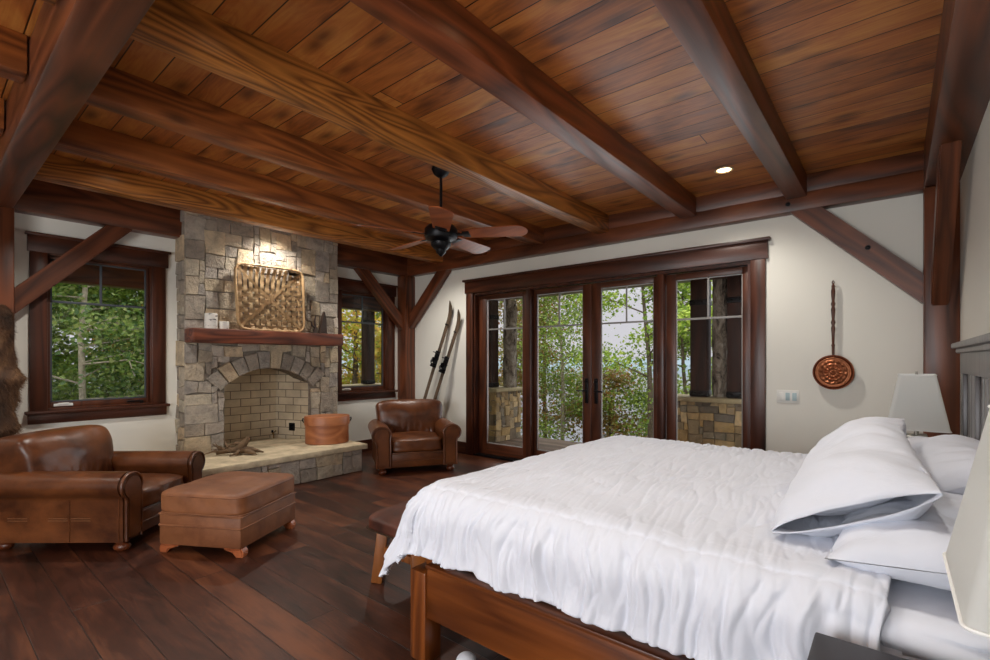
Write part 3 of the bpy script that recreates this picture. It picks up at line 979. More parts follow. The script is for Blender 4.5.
for k in range(8, 12):
    z = 0.045+0.062*k
    pts_ = [(bas(BW/2-0.17+0.15*i/12, z, 0.006), None) for i in range(13)]
    strip(b, pts_, wv, (0, 0, 1))
obj('cross_splints', b, M_splint_x, bk, smooth=60)
b = NB()
for sgn in (-1, 1):
    pts_ = [(bas(sgn*(-BW/2+0.03+(BW-0.06)*i/30), 0.03+(BH-0.06)*i/30, 0.016), None) for i in range(31)]
    strip(b, pts_, 0.03, (0, 0.7, -0.7*sgn))
obj('diagonal_splints', b, M_splint_d, bk, smooth=60)
b = NB()
rp = []
for i in range(81):
    a = 2*PI*i/80+PI/4
    c, s_ = math.cos(a), math.sin(a)
    m = (abs(c)**9+abs(s_)**9)**(-1/9)
    y, z = c*m*BW/2, BH/2+s_*m*BH/2
    rp.append(LEAN @ Vector((0.03+0.012*math.sin(a*2), y, z+0.008)))
tube(b, rp, 0.012, 8, cap=False)
rp2 = [p+Vector((-0.022, 0, 0)) for p in rp]
tube(b, rp2, 0.011, 8, cap=False)
for i in range(0, 80, 2):
    tube(b, [rp[i]+Vector((0.012, 0, 0)), rp[i]*0.5+rp2[i]*0.5+Vector((0, 0, 0.014)), rp2[i]], 0.006, 5)
obj('rim', b, M_splint_d, bk)

N = Nt('birch_bark_white')
n1 = N.noise(N.vmath('MULTIPLY', N.objco(), (14, 14, 46)), 1.0, 3.0, 0.6)
N.set(N.ramp(n1, (0.34, lin('2d2a26')), (0.42, lin('d8d4cb')), (1.0, lin('e4e1da'))), 0.7)
M_birch = N.m
def candle(y, r, h, label):
    t = thing('birch_candle', label, 'candle', (CXF+0.12, y, MZ), group='birch bark candles on the mantel')
    b = NB(); lathe(b, [(r*0.97, 0), (r, 0.006), (r, h-0.004), (r*0.93, h), (r*0.86, h-0.012), (0.004, h-0.016)], 24)
    obj('bark_body', b, M_birch, t)
    b = NB(); tube(b, [(0, 0, h-0.018), (0.002, 0, h-0.004), (0.005, 0, h+0.006)], 0.0022, 6)
    obj('wick', b, M_black, t)
candle(2.07, 0.062, 0.165, 'tall white birch bark candle at the left end of the mantel')
candle(2.20, 0.05, 0.085, 'short white birch bark candle between the tall one and the basket')
M_carv = plain('dark_carved_wood', '33231a', 0.55, nscale=14, namt=0.4, bump=0.3)
t = thing('carved_figure', 'thin forked dark carving beside the basket on the mantel', 'carving', (CXF+0.1, 3.29, MZ))
b = NB(); tube(b, [(0, 0, 0.012), (0, 0.01, 0.09), (0, 0.0, 0.16), (0, 0.015, 0.235)], [0.02, 0.014, 0.012, 0.006], 8)
tube(b, [(0, 0.0, 0.08), (0, -0.035, 0.1), (0, -0.045, 0.15)], [0.012, 0.011, 0.005], 8)
obj('stem', b, M_carv, t)
b = NB(); bx(b, (-0.03, -0.035, 0), (0.03, 0.04, 0.016), 0.004); obj('foot', b, M_carv, t)
t = thing('carved_figure', 'wedge shaped dark carving at the right end of the mantel', 'carving', (CXF+0.1, 3.40, MZ))
b = NB(); prism(b, [(-0.055, 0.014), (0.055, 0.014), (0.045, 0.2), (0.02, 0.29), (-0.012, 0.22), (-0.03, 0.12)], 0.05, Matrix(((0, 0, 1, -0.025), (1, 0, 0, 0), (0, 1, 0, 0), (0, 0, 0, 1))), 0.006)
obj('body', b, M_carv, t)
b = NB(); bx(b, (-0.032, -0.06, 0), (0.032, 0.06, 0.014), 0.004); obj('foot', b, M_carv, t)

# ------------------------------------------------------------------ on the hearth
dr = thing('bentwood_box', 'big oval copper brown bentwood box on the right end of the hearth', 'box', (-5.41, 3.29, HZ+0.001), math.atan2(0.86, 0.52))
M_bent = wood('bentwood', '8a4c2c', 'b9774c', 'X', 0.4, k=2.0, knots=False, bump=0.08)
b = NB(); lathe(b, [(0.0, 0), (0.247, 0.0), (0.255, 0.006), (0.255, 0.30), (0.0, 0.30)], 56, sx=1.0, sy=0.72)
obj('body', b, M_bent, dr)
b = NB(); lathe(b, [(0.258, 0.225), (0.267, 0.228), (0.267, 0.325), (0.261, 0.333), (0.0, 0.333)], 56, sx=1.0, sy=0.72)
obj('lid', b, M_bent, dr)
for s in (-1, 1):
    b = NB(); tube(b, [(s*0.262, -0.02, 0.30), (s*0.28, -0.015, 0.305), (s*0.286, 0, 0.29), (s*0.28, 0.015, 0.27), (s*0.255, 0.0, 0.24)], 0.007, 8)
    obj('handle', b, M_iron, dr)
dw = thing('driftwood_root', 'brown twisted driftwood root lying on the left part of the hearth', 'driftwood', (-5.46, 2.25, HZ), 0.9)
M_drift = plain('driftwood', '6b543c', 0.8, nscale=18, namt=0.45, bump=0.6, bs=45)
b = NB()
for pp, rr in (([(0.26, -0.02, 0.02), (0.14, 0, 0.05), (0.03, 0.01, 0.05), (-0.08, 0.02, 0.045), (-0.2, -0.02, 0.02)], [0.008, 0.03, 0.045, 0.03, 0.012]),
               ([(0.0, 0, 0.05), (0.06, 0.01, 0.11), (0.10, 0.0, 0.17), (0.115, -0.01, 0.19)], [0.035, 0.04, 0.022, 0.01]),
               ([(0.05, 0.02, 0.1), (-0.02, 0.03, 0.12), (-0.07, 0.02, 0.10)], [0.03, 0.02, 0.008]),
               ([(-0.06, 0, 0.05), (-0.12, 0.05, 0.1), (-0.15, 0.07, 0.16)], [0.02, 0.016, 0.005]),
               ([(-0.1, 0, 0.045), (-0.19, 0.03, 0.08), (-0.25, 0.02, 0.12)], [0.018, 0.013, 0.004]),
               ([(-0.1, 0, 0.04), (-0.22, -0.05, 0.05), (-0.31, -0.04, 0.02)], [0.016, 0.012, 0.005]),
               ([(0.08, 0.0, 0.04), (0.16, -0.07, 0.03), (0.22, -0.09, 0.012)], [0.03, 0.022, 0.006]),
               ([(0.02, 0.0, 0.04), (0.02, -0.09, 0.03), (-0.04, -0.14, 0.012)], [0.03, 0.018, 0.006])):
    tube(b, pp, rr, 10)
for v in b.verts:
    d = noise.noise(v.co*34)*0.012
    v.co += Vector((d, noise.noise(v.co*30+Vector((4, 4, 4)))*0.012, abs(d)*0.4))
    v.co.z = max(0.002, v.co.z)
tag(obj('x', b, M_drift, None), '', '') if False else obj('root', b, M_drift, dw)
b = NB()
for i in range(14):
    a = rnd.uniform(0, 2*PI); r0 = rnd.uniform(0.05, 0.12)
    p = Vector((-0.12+rnd.uniform(-0.08, 0.08), rnd.uniform(-0.02, 0.04), 0.04))
    q = p+Vector((math.cos(a)*r0, math.sin(a)*r0, rnd.uniform(0.0, 0.09)))
    q.z = max(q.z, 0.012)
    tube(b, [p, (p+q)/2+Vector((0, 0, 0.012)), q], [0.008, 0.006, 0.003], 6)
obj('twig', b, M_drift, dw)
ob = thing('gas_outlet_box', 'small black outlet box low on the right firebrick wall', 'outlet', (-6.06, 3.19, 0.47), 0.0)
fw = Vector((plan[3][0]-plan[2][0], plan[3][1]-plan[2][1], 0)).normalized()
ob.rotation_euler = (0, 0, math.atan2(fw.y, fw.x))
ob.location = (plan[2][0]+fw.x*0.27, plan[2][1]+fw.y*0.27, 0.43)
b = NB(); bx(b, (-0.045, -0.014, 0), (0.045, -0.001, 0.10), 0.003); obj('cover_plate', b, M_black, ob)
b = NB(); bx(b, (-0.018, -0.018, 0.02), (0.018, -0.013, 0.045), 0.002); bx(b, (-0.018, -0.018, 0.055), (0.018, -0.013, 0.08), 0.002); obj('socket', b, M_iron, ob)
gp = thing('gas_pipe', 'short bent brass gas pipe in the back corner of the firebox', 'pipe', (plan[2][0]+0.05, plan[2][1]-0.05, HZ))
b = NB(); tube(b, [(0.0, 0.02, 0.09), (0.03, -0.02, 0.075), (0.06, -0.05, 0.07), (0.075, -0.06, 0.095)], 0.008, 8)
tube(b, [(0.03, -0.02, 0.075), (0.03, -0.02, 0.0)], 0.007, 8)
obj('pipe', b, plain('brass', '8a6a35', 0.35, 0.8), gp)
b = NB(); cyl(b, 0.013, 0.013, 0.085, 0.115, 12, T(0.075, -0.06, 0)); obj('valve', b, M_black, gp)

# ------------------------------------------------------------------ leather armchairs
def make_armchair(label, loc_, rz, mat, seams):
    ch = thing('leather_armchair', label, 'armchair', loc_, rz, group='brown rolled arm leather armchairs')
    W2_, D0, D1 = 0.49, -0.44, 0.42
    # local: front is -Y
    def arm(s):
        prof = [(0.30, 0.085), (0.30, 0.50)]
        cxx, czz, rr = 0.40, 0.535, 0.108
        for k in range(19):
            a = math.radians(195-250*k/18)
            prof.append((cxx+rr*math.cos(a), czz+rr*math.sin(a)))
        prof += [(0.455, 0.42), (0.455, 0.085)]
        prof = [(s*x, z) for x, z in prof]
        if s < 0: prof = prof[::-1]
        return prof
    MY = Matrix(((1, 0, 0, 0), (0, 0, -1, 0), (0, 1, 0, 0), (0, 0, 0, 1)))    # local z(extrude) -> -Y ; poly y -> z
    for s in (-1, 1):
        p = arm(s)
        b = NB()
        prism(b, p, 0.80, T(0, 0.37, 0) @ MY, 0.018, 3)
        for v in b.verts:
            v.co += Vector((noise.noise(v.co*5+Vector((s*3, 0, 0))), 0, noise.noise(v.co*5)))*0.004
        a = obj('arm', b, mat, ch)
        # front facing panel with welt
        b = NB()
        cxm, czm = s*0.385, 0.36
        q = [(cxm+(x-cxm)*0.84, czm+(z-czm)*0.90) for x, z in p]
        prism(b, q, 0.02, T(0, -0.42, 0) @ MY, 0.01, 3)
        obj('arm_front', b, mat, a)
        b = NB()
        w = [Vector((x, -0.432, z)) for x, z in p]
        w = [Vector((s*0.385+(v.x-s*0.385)*0.965, v.y, 0.36+(v.z-0.36)*0.97)) for v in w]
        if s < 0: w = w[::-1]
        tube(b, w, 0.0085, 8)
        obj('welt', b, mat, a)
        if seams and s < 0:
            M_thread = plain('tan_thread', '7a4f2c', 0.6)
            for ys in (-0.11, -0.39):
                b = NB(); tube(b, [(-0.4575, ys, 0.09), (-0.4575, ys, 0.43)], 0.0025, 6); obj('seam', b, mat, a)
            for y0, y1 in ((-0.23, -0.12), (-0.1, 0.01), (0.13, 0.24)):
                for dz in (0.0, 0.018):
                    b = NB(); tube(b, [(-0.4578, y0, 0.26+dz), (-0.4578, y1, 0.26+dz)], 0.0026, 6)
                    obj('stitching', b, M_thread, a, label='tan topstitching')
    # base rails
    b = NB(); bx(b, (-0.31, -0.405, 0.085), (0.31, 0.38, 0.285), 0.012)
    fr = obj('seat_frame', b, mat, ch)
    b = NB(); tube(b, [(-0.30, -0.409, 0.175), (0.30, -0.409, 0.175)], 0.006, 8); tube(b, [(-0.30, -0.409, 0.268), (0.30, -0.409, 0.268)], 0.006, 8)
    obj('welt', b, mat, fr)
    # seat cushion
    b = NB(); cushion(b, 0.60, 0.68, 0.185, T(0, -0.085, 0.368), 22, 0.22, 7, 0.012, 6, 1.0)
    c = obj('seat_cushion', b, mat, ch)
    b = NB()
    for dz in (0.062, -0.062):
        pts_ = []
        for i in range(49):
            a = 2*PI*i/48; cc, ss = math.cos(a), math.sin(a)
            m = (abs(cc)**8+abs(ss)**8)**(-1/8)
            pts_.append((cc*m*0.292, -0.085+ss*m*0.332, 0.368+dz))
        tube(b, pts_, 0.005, 6, cap=False)
    obj('welt', b, mat, c)
    # back
    b = NB()
    t = NB()
    bmesh.ops.create_cube(t, size=2.0)
    bmesh.ops.subdivide_edges(t, edges=t.edges, cuts=30, use_grid_fill=True)
    for v in t.verts:
        x, y, z = v.co
        m = max(abs(x), abs(y), abs(z)); l = (abs(x)**8+abs(y)**8+abs(z)**8)**(1/8)
        x, y, z = x*m/l, y*m/l, z*m/l
        wdt = 0.40+0.025*z
        top = 0.0 if z < 0 else -0.022*abs(x)**3*z
        yy = y*(0.115+0.05*max(0, 1-x*x)*max(0, 1-((z-0.15)/1.1)**2)*(1 if y < 0 else 0.2))
        zz = z*0.30
        p = Vector((x*wdt, yy, zz+top))
        # gathered creases near the bottom front
        if y < 0:
            g = max(0, -z+0.1)
            p.y += 0.012*g*math.sin(x*34+3*noise.noise(Vector((x*4, z*3, 0))))
        # top roll leaning back
        if z > 0.4: p.y += 0.09*(z-0.4)**1.6
        p.y += noise.noise(p*6)*0.010
        v.co = p
    t.transform(T(0, 0.25, 0.63, rx=-0.14))
    bmesh.ops.recalc_face_normals(t, faces=t.faces)
    merge(b, t)
    obj('backrest', b, mat, ch)
    b = NB(); bx(b, (-0.37, 0.30, 0.085), (0.37, 0.40, 0.62), 0.02); obj('back_panel', b, mat, ch)
    mf = M_bunfoot
    for x, y in ((-0.39, -0.37), (0.39, -0.37), (-0.36, 0.33), (0.36, 0.33)):
        b = NB(); lathe(b, [(0.03, 0), (0.043, 0.012), (0.048, 0.03), (0.042, 0.05), (0.032, 0.058), (0.04, 0.07), (0.045, 0.086)], 20, T(x, y, 0))
        obj('foot', b, mf, ch)
    return ch
M_bunfoot = wood('bun_foot_wood', '3a1a0d', '6d3519', 'Z', 0.3, k=3.0, knots=False)
M_scroll = wood('scroll_foot_wood', '7a3a1c', 'a9603a', 'Z', 0.3, k=3.0, knots=False)
# small chair in the corner: front feet at (-4.63,3.61) and (-4.26,4.19)
a = math.atan2(0.58, 0.37)
fx, fy = 0.843, -0.538        # facing
mid = Vector((-4.445, 3.90, 0))
o1 = mid-Vector((fx, fy, 0))*0.37
small = make_armchair('brown leather armchair in the corner in front of the leaning skis', (o1.x, o1.y, 0), math.atan2(fx, -fy), M_leather, False)
small.scale = (1.05, 1.03, 0.89)
fx, fy = math.cos(math.radians(40)), math.sin(math.radians(40))
mid = Vector((-4.24, 0.97, 0))+Vector((-fy, fx, 0))*0.37
o2 = mid-Vector((fx, fy, 0))*0.455
big = make_armchair('large brown leather armchair under the left window with stitched side panel', (o2.x, o2.y, 0), math.atan2(fx, -fy), M_leather, True)
big.scale = (0.96, 1.22, 0.87)

# ottoman
ot = thing('leather_ottoman', 'square worn tan leather ottoman on scroll feet before the large armchair', 'ottoman', (-3.86, 1.555, 0), math.radians(30))
ot.scale = (0.925, 0.925, 0.97)
b = NB(); cushion(b, 0.72, 0.74, 0.165, T(0, 0, 0.365), 26, 0.16, 9, 0.008, 5, 2.0); cs = obj('cushion', b, M_leather2, ot)
b = NB()
for dz in (0.055, -0.068):
    pts_ = []
    for i in range(61):
        a = 2*PI*i/60; cc, ss = math.cos(a), math.sin(a)
        m = (abs(cc)**10+abs(ss)**10)**(-1/10)
        pts_.append((cc*m*0.356, ss*m*0.366, 0.365+dz))
    tube(b, pts_, 0.006, 6, cap=False)
obj('welt', b, M_leather2, cs)
b = NB(); bx(b, (-0.345, -0.355, 0.06), (0.345, 0.355, 0.30), 0.018)
bs = obj('base', b, M_leather2, ot)
b = NB()
for zz in (0.205, 0.285):
    tube(b, [(-0.34, -0.356, zz), (0.34, -0.356, zz), (0.346, -0.35, zz), (0.346, 0.35, zz), (0.34, 0.356, zz), (-0.34, 0.356, zz), (-0.346, 0.35, zz), (-0.346, -0.35, zz), (-0.34, -0.356, zz)], 0.0065, 8, cap=False)
obj('welt', b, M_leather2, bs)
for sx in (-1, 1):
    for sy in (-1, 1):
        b = NB()
        prof = [(-0.10, 0.062), (-0.10, 0.05), (-0.03, 0.03), (0.0, 0.0), (0.05, 0.0), (0.06, 0.02), (0.055, 0.045), (0.045, 0.062)]
        M1 = T(sx*0.295, sy*0.31, 0, rz=0 if sx > 0 else PI) @ Matrix(((1, 0, 0, 0), (0, 0, -1, 0.035), (0, 1, 0, 0), (0, 0, 0, 1)))
        prism(b, prof, 0.07, M1, 0.008)
        obj('scroll_foot', b, M_scroll, ot)

# ------------------------------------------------------------------ bed
BX0, BX1, BY0, BY1 = -1.70, 0.26, 1.45, 3.52
bed = thing('bed', 'king bed with reddish wood rails and a dark panelled headboard', 'bed', ((BX0+BX1)/2, (BY0+BY1)/2, 0))
bc = Vector(((BX0+BX1)/2, (BY0+BY1)/2, 0))
def lb(x, y, z): return Vector((x, y, z))-bc
for y in (BY0, BY1-0.10):
    b = NB(); bx(b, lb(BX0, y, 0), lb(BX0+0.10, y+0.10, 0.405), 0.008); obj('foot_post', b, M_bed['Z'], bed)
for y in (BY0+0.012, BY1-0.055):
    b = NB(); bx(b, lb(BX0+0.10, y, 0.205), lb(BX1, y+0.043, 0.43), 0.004)
    sr = obj('side_rail', b, M_bed['X'], bed)
    b = NB(); bx(b, lb(BX0+0.10, y-0.012, 0.43), lb(BX1, y+0.055, 0.447), 0.005); obj('rail_cap', b, M_bed['X'], sr)
b = NB(); bx(b, lb(BX0+0.03, BY0+0.10, 0.205), lb(BX0+0.07, BY1-0.10, 0.425), 0.004); obj('foot_rail', b, M_bed['Y'], bed)
b = NB(); bx(b, lb(BX0+0.02, BY0+0.08, 0.40), lb(BX1, BY1-0.08, 0.44)); obj('slat_deck', b, M_bed['X'], bed)
# headboard
hb0, hb1 = 1.46, 3.56
HBX = 0.268
b = NB()
bx(b, lb(HBX+0.03, hb0, 0.0), lb(XR-0.012, hb1, 1.39), 0.004)
hd = obj('headboard', b, M_headboard, bed, label='dark grey brown panelled headboard')
b = NB()
for y in (hb0, hb1-0.12): bx(b, lb(HBX, y, 0), lb(HBX+0.034, y+0.12, 1.39), 0.004)
npn = 4; pw = (hb1-hb0-0.24-0.09*(npn-1))/npn
for k in range(1, npn):
    y = hb0+0.12+k*pw+(k-1)*0.09
    bx(b, lb(HBX, y, 0.3), lb(HBX+0.034, y+0.09, 1.30), 0.004)
bx(b, lb(HBX-0.001, hb0, 1.28), lb(HBX+0.034, hb1, 1.39), 0.004); bx(b, lb(HBX, hb0, 0.3), lb(HBX+0.034, hb1, 0.42), 0.004)
obj('frame', b, M_headboard, hd)
b = NB()
for k in range(npn):
    y = hb0+0.12+k*(pw+0.09)
    for q in range(4):
        bx(b, lb(HBX+0.016, y+pw*q/4+0.004, 0.42), lb(HBX+0.034, y+pw*(q+1)/4-0.004, 1.28), 0.008)
obj('panel_slats', b, M_headboard, hd)
b = NB()
bx(b, lb(HBX-0.035, hb0-0.03, 1.41), lb(XR-0.012, hb1+0.03, 1.44), 0.008); bx(b, lb(HBX-0.018, hb0-0.015, 1.385), lb(XR-0.012, hb1+0.015, 1.412), 0.008)
obj('cap_moulding', b, M_headboard, hd)

# mattress with fitted sheet
MX0, MX1, MY0, MY1 = -1.64, 0.235, 1.50, 3.49
mt = NB()
t = NB()
bmesh.ops.create_cube(t, size=2.0)
bmesh.ops.subdivide_edges(t, edges=t.edges, cuts=50, use_grid_fill=True)
for v in t.verts:
    x, y, z = v.co
    m = max(abs(x), abs(y), abs(z)); l = (abs(x)**14+abs(y)**14+abs(z)**14)**(1/14)
    k = m/l
    p = Vector((x*k*(MX1-MX0)/2, y*k*(MY1-MY0)/2, z*k*0.145))
    if abs(y) > 0.97:
        w = (0.6-(1-abs(noise.noise(Vector((p.x*1.3, p.z*15+p.x*1.5, 0)))))**3)*0.035 + noise.noise(Vector((p.x*3, p.z*34, 3)))*0.012
        p.y -= w*(-1 if y > 0 else 1)
    v.co = p
t.transform(T((MX0+MX1)/2, (MY0+MY1)/2, 0.588))
mt = merge(mt, t, Matrix.Translation(-Vector(((MX0+MX1)/2, (MY0+MY1)/2, 0.443))))
m_o = obj('mattress', mt, M_sheet)
m_o.location = ((MX0+MX1)/2, (MY0+MY1)/2, 0.443)
tag(m_o, 'thick mattress in a creased white fitted sheet lying in the bed frame', 'mattress')

# comforter
def comforter():
    IX0, IX1, IY0, IY1 = -1.60, -0.01, 1.60, 3.40
    R = 0.135
    zt = 0.79
    foot, side = 0.405, 0.375
    nx, ny = 420, 400
    def shape(px, py):
        qx = max(IX0, px); qy = min(IY1, max(IY0, py))
        dx, dy = px-qx, py-qy
        d = math.hypot(dx, dy)
        base = Vector((qx, qy, zt))
        u = (px-IX0)/(IX1-IX0); w = (py-IY0)/(IY1-IY0)
        puff = 0.045*max(0, 1-(2*max(0, min(1, w))-1)**4)*(1-0.35*max(0, min(1, u)))
        top = noise.noise(Vector((px*1.7, py*1.7, 1)))*0.014
        # short cross creases, gathered rows
        n1 = noise.noise(Vector((px*15+1.0*noise.noise(Vector((px*2, py*3, 9))), py*2.6, 4)))
        cre = (1-abs(n1))**9
        amt = 0.35+0.65*max(0, noise.noise(Vector((px*1.3, py*1.3, 12)))+0.35)
        n2 = noise.noise(Vector((px*19, py*6, 7)))
        n3 = noise.noise(Vector((px*34+py*4, py*4.2, 17)))
        top += -0.019*cre*amt - 0.010*(1-abs(n3))**10*amt + n2*0.006
        # seam band at the top edge
        if d < 1e-6:
            e = min(px-IX0, py-IY0, IY1-py)
            base.z += puff*min(1, e/0.35)+top
            if 0 <= e < 0.05:
                pass
            return base
        n = Vector((dx/d, dy/d, 0))
        al = R*PI/2
        if d < al:
            a = d/R
            off, drop = R*math.sin(a), R*(1-math.cos(a))
        else:
            off, drop = R, R+(d-al)
        h = max(0, d-0.06)
        # edge coordinate
        if abs(dx) < 1e-6: e = px*1.0
        elif abs(dy) < 1e-6: e = 10+py
        else: e = 20+math.atan2(dy, dx)*0.35
        ph = e*30+2.6*noise.noise(Vector((e*5, 0, 2)))+1.2*noise.noise(Vector((e*9, d*5, 5)))
        rip = math.sin(ph)*0.45+0.35*math.sin(ph*1.9+4*noise.noise(Vector((e*7, d*3, 8))))
        g1 = noise.noise(Vector((e*26+1.5*noise.noise(Vector((e*4, d*6, 1))), d*3.5, 21)))
        g2 = noise.noise(Vector((e*52, d*6.0, 31)))
        rip += (0.5-(1-abs(g1))**3)*0.9*min(1, h/0.02) + g2*0.35*(1.2-min(1, h/0.3))
        amp = 0.032*min(1, h/0.09)*(0.55+0.8*abs(noise.noise(Vector((e*3.2, 1, 1)))))
        off += rip*amp+noise.noise(Vector((e*6, d*7, 3)))*0.013*min(1, h/0.1)
        flare = 0.24 if abs(dx) < 1e-6 else 0.5
        if abs(dx) > 1e-6 and abs(dy) > 1e-6:
            flare = 0.34+0.16*abs(dx)/d
        fl = max(0, d-al*0.7)
        off += fl*flare
        drop = drop - max(0, d-al)*(1-math.sqrt(max(0.05, 1-flare*flare)))
        bul = 0.02*math.sin(min(1, d/(side*0.9))*PI)
        base = base+n*(off+bul)
        base.z += -drop+top*max(0, 1-d/al/1.3)
        # hem waviness
        base.z += 0.018*noise.noise(Vector((e*5, 3, 3)))*min(1, h/0.2)
        # quilted tuck line below the top edge
        base += n*(-0.006*math.exp(-((d-0.02)/0.007)**2)+0.004*math.exp(-((d-0.045)/0.012)**2)-0.006*math.exp(-((d-0.07)/0.007)**2))
        return base
    b = NB()
    X0, X1, Y0, Y1 = IX0-foot, IX1, IY0-side, IY1+side
    def fn(u, v):
        px = X0+(X1-X0)*u
        py = Y0+(Y1-Y0)*v
        # head end: slightly irregular
        p = shape(px, py)
        if u > 0.93:
            k = (u-0.93)/0.07
            p.x += k*(0.02*noise.noise(Vector((py*4, 0, 6)))-0.01)
            p.z -= 0.03*k*k*(0 if IY0 < py < IY1 else 0.3)
            if u > 0.955:
                kk = (u-0.955)/0.045
                p.z += 0.006*math.exp(-((kk-0.15)/0.07)**2)
        return p
    grid(b, nx, ny, fn)
    o = obj('comforter', b, M_white, smooth=180)
    md = o.modifiers.new('thick', 'SOLIDIFY'); md.thickness = 0.022; md.offset = -1
    return o
cf = comforter()
tag(cf, 'big white gathered comforter spread over the bed and hanging over its foot', 'comforter')

# pillows
def pillow_mesh(L, Wd, Th, seed, wr=0.012, open_end=0.0, twist=0.0):
    """length along Y, width along X, thickness Z. open_end: sleeve beyond the -Y end"""
    b = NB()
    nv = 48
    def fn(u, v):
        y = -1+2*v
        a = 2*PI*u
        ca, sa = math.cos(a), math.sin(a)
        wid = (1-0.09*(1-abs(y)**2)**1.0 if abs(y) < 1 else 1)
        endk = max(0.0, 1-abs(y)**5)**0.5
        x = math.copysign(abs(ca)**0.75, ca)*wid
        t = math.copysign(abs(sa)**0.9, sa)*max(0.0, 1-abs(x)**4.0)**0.45 if abs(x) < 1 else 0
        z = t*(endk*0.97+0.03)
        if open_end and y < -0.80:
            # sleeve of the case stays open
            k = (-0.80-y)/0.2
            z = t*((1-0.8**5)**0.5)*(1-0.74*k)
        p = Vector((x*Wd/2, y*L/2, z*Th/2))
        if twist:
            an = twist*(-y*0.5+0.2) if y < 0.4 else 0.0
            an *= 1.0
            xx, zz = p.x+Wd*0.42, p.z
            p.x = xx*math.cos(an)-zz*math.sin(an)*0-Wd*0.42; p.z = zz-xx*math.sin(an)
        q = p*6+Vector((seed, 0, 0))
        d = noise.noise(q)*wr+noise.noise(q*2.4)*wr*0.5
        c1 = (1-abs(noise.noise(Vector((p.x*5+seed, p.y*9, 2)))))**6
        p.z += math.copysign(1, sa)*(d-0.010*c1*(0.4+abs(x)*0.8))*(0.3+endk)
        p.x += noise.noise(q+Vector((7, 7, 7)))*wr*0.6
        p.y += noise.noise(q+Vector((3, 9, 7)))*wr*0.6
        return p
    grid(b, 96, nv, fn, closed_u=True)
    if not open_end:
        bmesh.ops.holes_fill(b, edges=[e for e in b.edges if e.is_boundary], sides=0)
    else:
        ed = [e for e in b.edges if e.is_boundary and all(v.co.y > 0 for v in e.verts)]
        bmesh.ops.holes_fill(b, edges=ed, sides=0)
    return b
def pillow(label, M, L, Wd, Th, seed, open_end=0.0, twist=0.0, mat=None):
    b = pillow_mesh(L, Wd, Th, seed, 0.012, open_end, twist)
    p = thing('pillow', label, 'pillow', M.translation[:], group='white pillows on the bed')
    p.rotation_euler = M.to_euler()
    o = obj('pillow_case', b, mat or M_white, p, smooth=180)
    if open_end:
        md = o.modifiers.new('thick', 'SOLIDIFY'); md.thickness = 0.004; md.offset = -1
        b = pillow_mesh(L*0.80, Wd*0.90, Th*0.7, seed+3, 0.01, 0.0, twist)
        b.transform(Matrix.Translation((0, L*0.085, 0)))
        obj('pillow_filling', b, M_sheet, p, smooth=180)
    return p
pillow('big white pillow leaning forward with its open case end facing the camera', T(-0.13, 2.19, 0.955, ry=-0.76, rz=-0.01), 0.97, 0.43, 0.23, 1.0, open_end=1, twist=0.45)
pillow('white pillow lying against the headboard behind the big leaning pillow', T(0.10, 2.62, 0.90, ry=-0.45, rz=0.0), 0.86, 0.46, 0.20, 5.0)
pillow('flat white pillow at the near edge of the bed under the leaning pillow', T(0.07, 2.0, 0.83, ry=-0.10, rz=0.02), 0.80, 0.46, 0.17, 9.0)
pillow('white pillow on the far side of the bed near the far lamp', T(0.03, 3.05, 0.86, ry=-0.30), 0.74, 0.46, 0.18, 13.0)

# ------------------------------------------------------------------ nightstands and lamps
def nightstand(label, y0, y1):
    x0, x1, zt = -0.148, 0.345, 0.70
    ns = thing('nightstand', label, 'nightstand', ((x0+x1)/2, (y0+y1)/2, 0), group='dark nightstands beside the bed')
    hx, hy = (x1-x0)/2, (y1-y0)/2
    b = NB(); bx(b, (-hx, -hy, zt-0.028), (hx, hy, zt), 0.005); obj('top', b, M_night, ns)
    b = NB()
    bx(b, (-hx+0.025, -hy+0.02, 0.10), (hx-0.01, -hy+0.04, zt-0.028)); bx(b, (-hx+0.025, hy-0.04, 0.10), (hx-0.01, hy-0.02, zt-0.028))
    bx(b, (hx-0.03, -hy+0.04, 0.10), (hx-0.01, hy-0.04, zt-0.028)); bx(b, (-hx+0.025, -hy+0.04, 0.10), (hx-0.03, hy-0.04, 0.12))
    obj('carcass', b, M_night, ns)
    for z0, z1 in ((0.135, 0.385), (0.40, 0.655)):
        b = NB(); bx(b, (-hx+0.008, -hy+0.045, z0), (-hx+0.026, hy-0.045, z1), 0.003); d = obj('drawer', b, M_night, ns)
        b = NB(); sph(b, 0.015, (-hx-0.012, 0, (z0+z1)/2)); cyl(b, 0.006, 0.006, 0, 0.014, 10, T(-hx-0.004, 0, (z0+z1)/2, ry=PI/2)); obj('knob', b, M_iron, d)
    for sx in (-1, 1):
        for sy in (-1, 1):
            b = NB(); bx(b, (sx*(hx-0.05)-0.022, sy*(hy-0.045)-0.022, 0), (sx*(hx-0.05)+0.022, sy*(hy-0.045)+0.022, 0.10), 0.003); obj('leg', b, M_night, ns)
nightstand('dark nightstand top at the bottom edge of the photo beside the near lamp', 0.84, 1.385)
nightstand('dark nightstand beyond the bed under the far lamp', 3.62, 4.14)
N = Nt('lamp_glass')
N.set((0.93, 0.96, 0.95, 1), 0.03)
N.b.inputs['Transmission Weight'].default_value = 0.9
N.b.inputs['IOR'].default_value = 1.45
M_lampglass = N.m
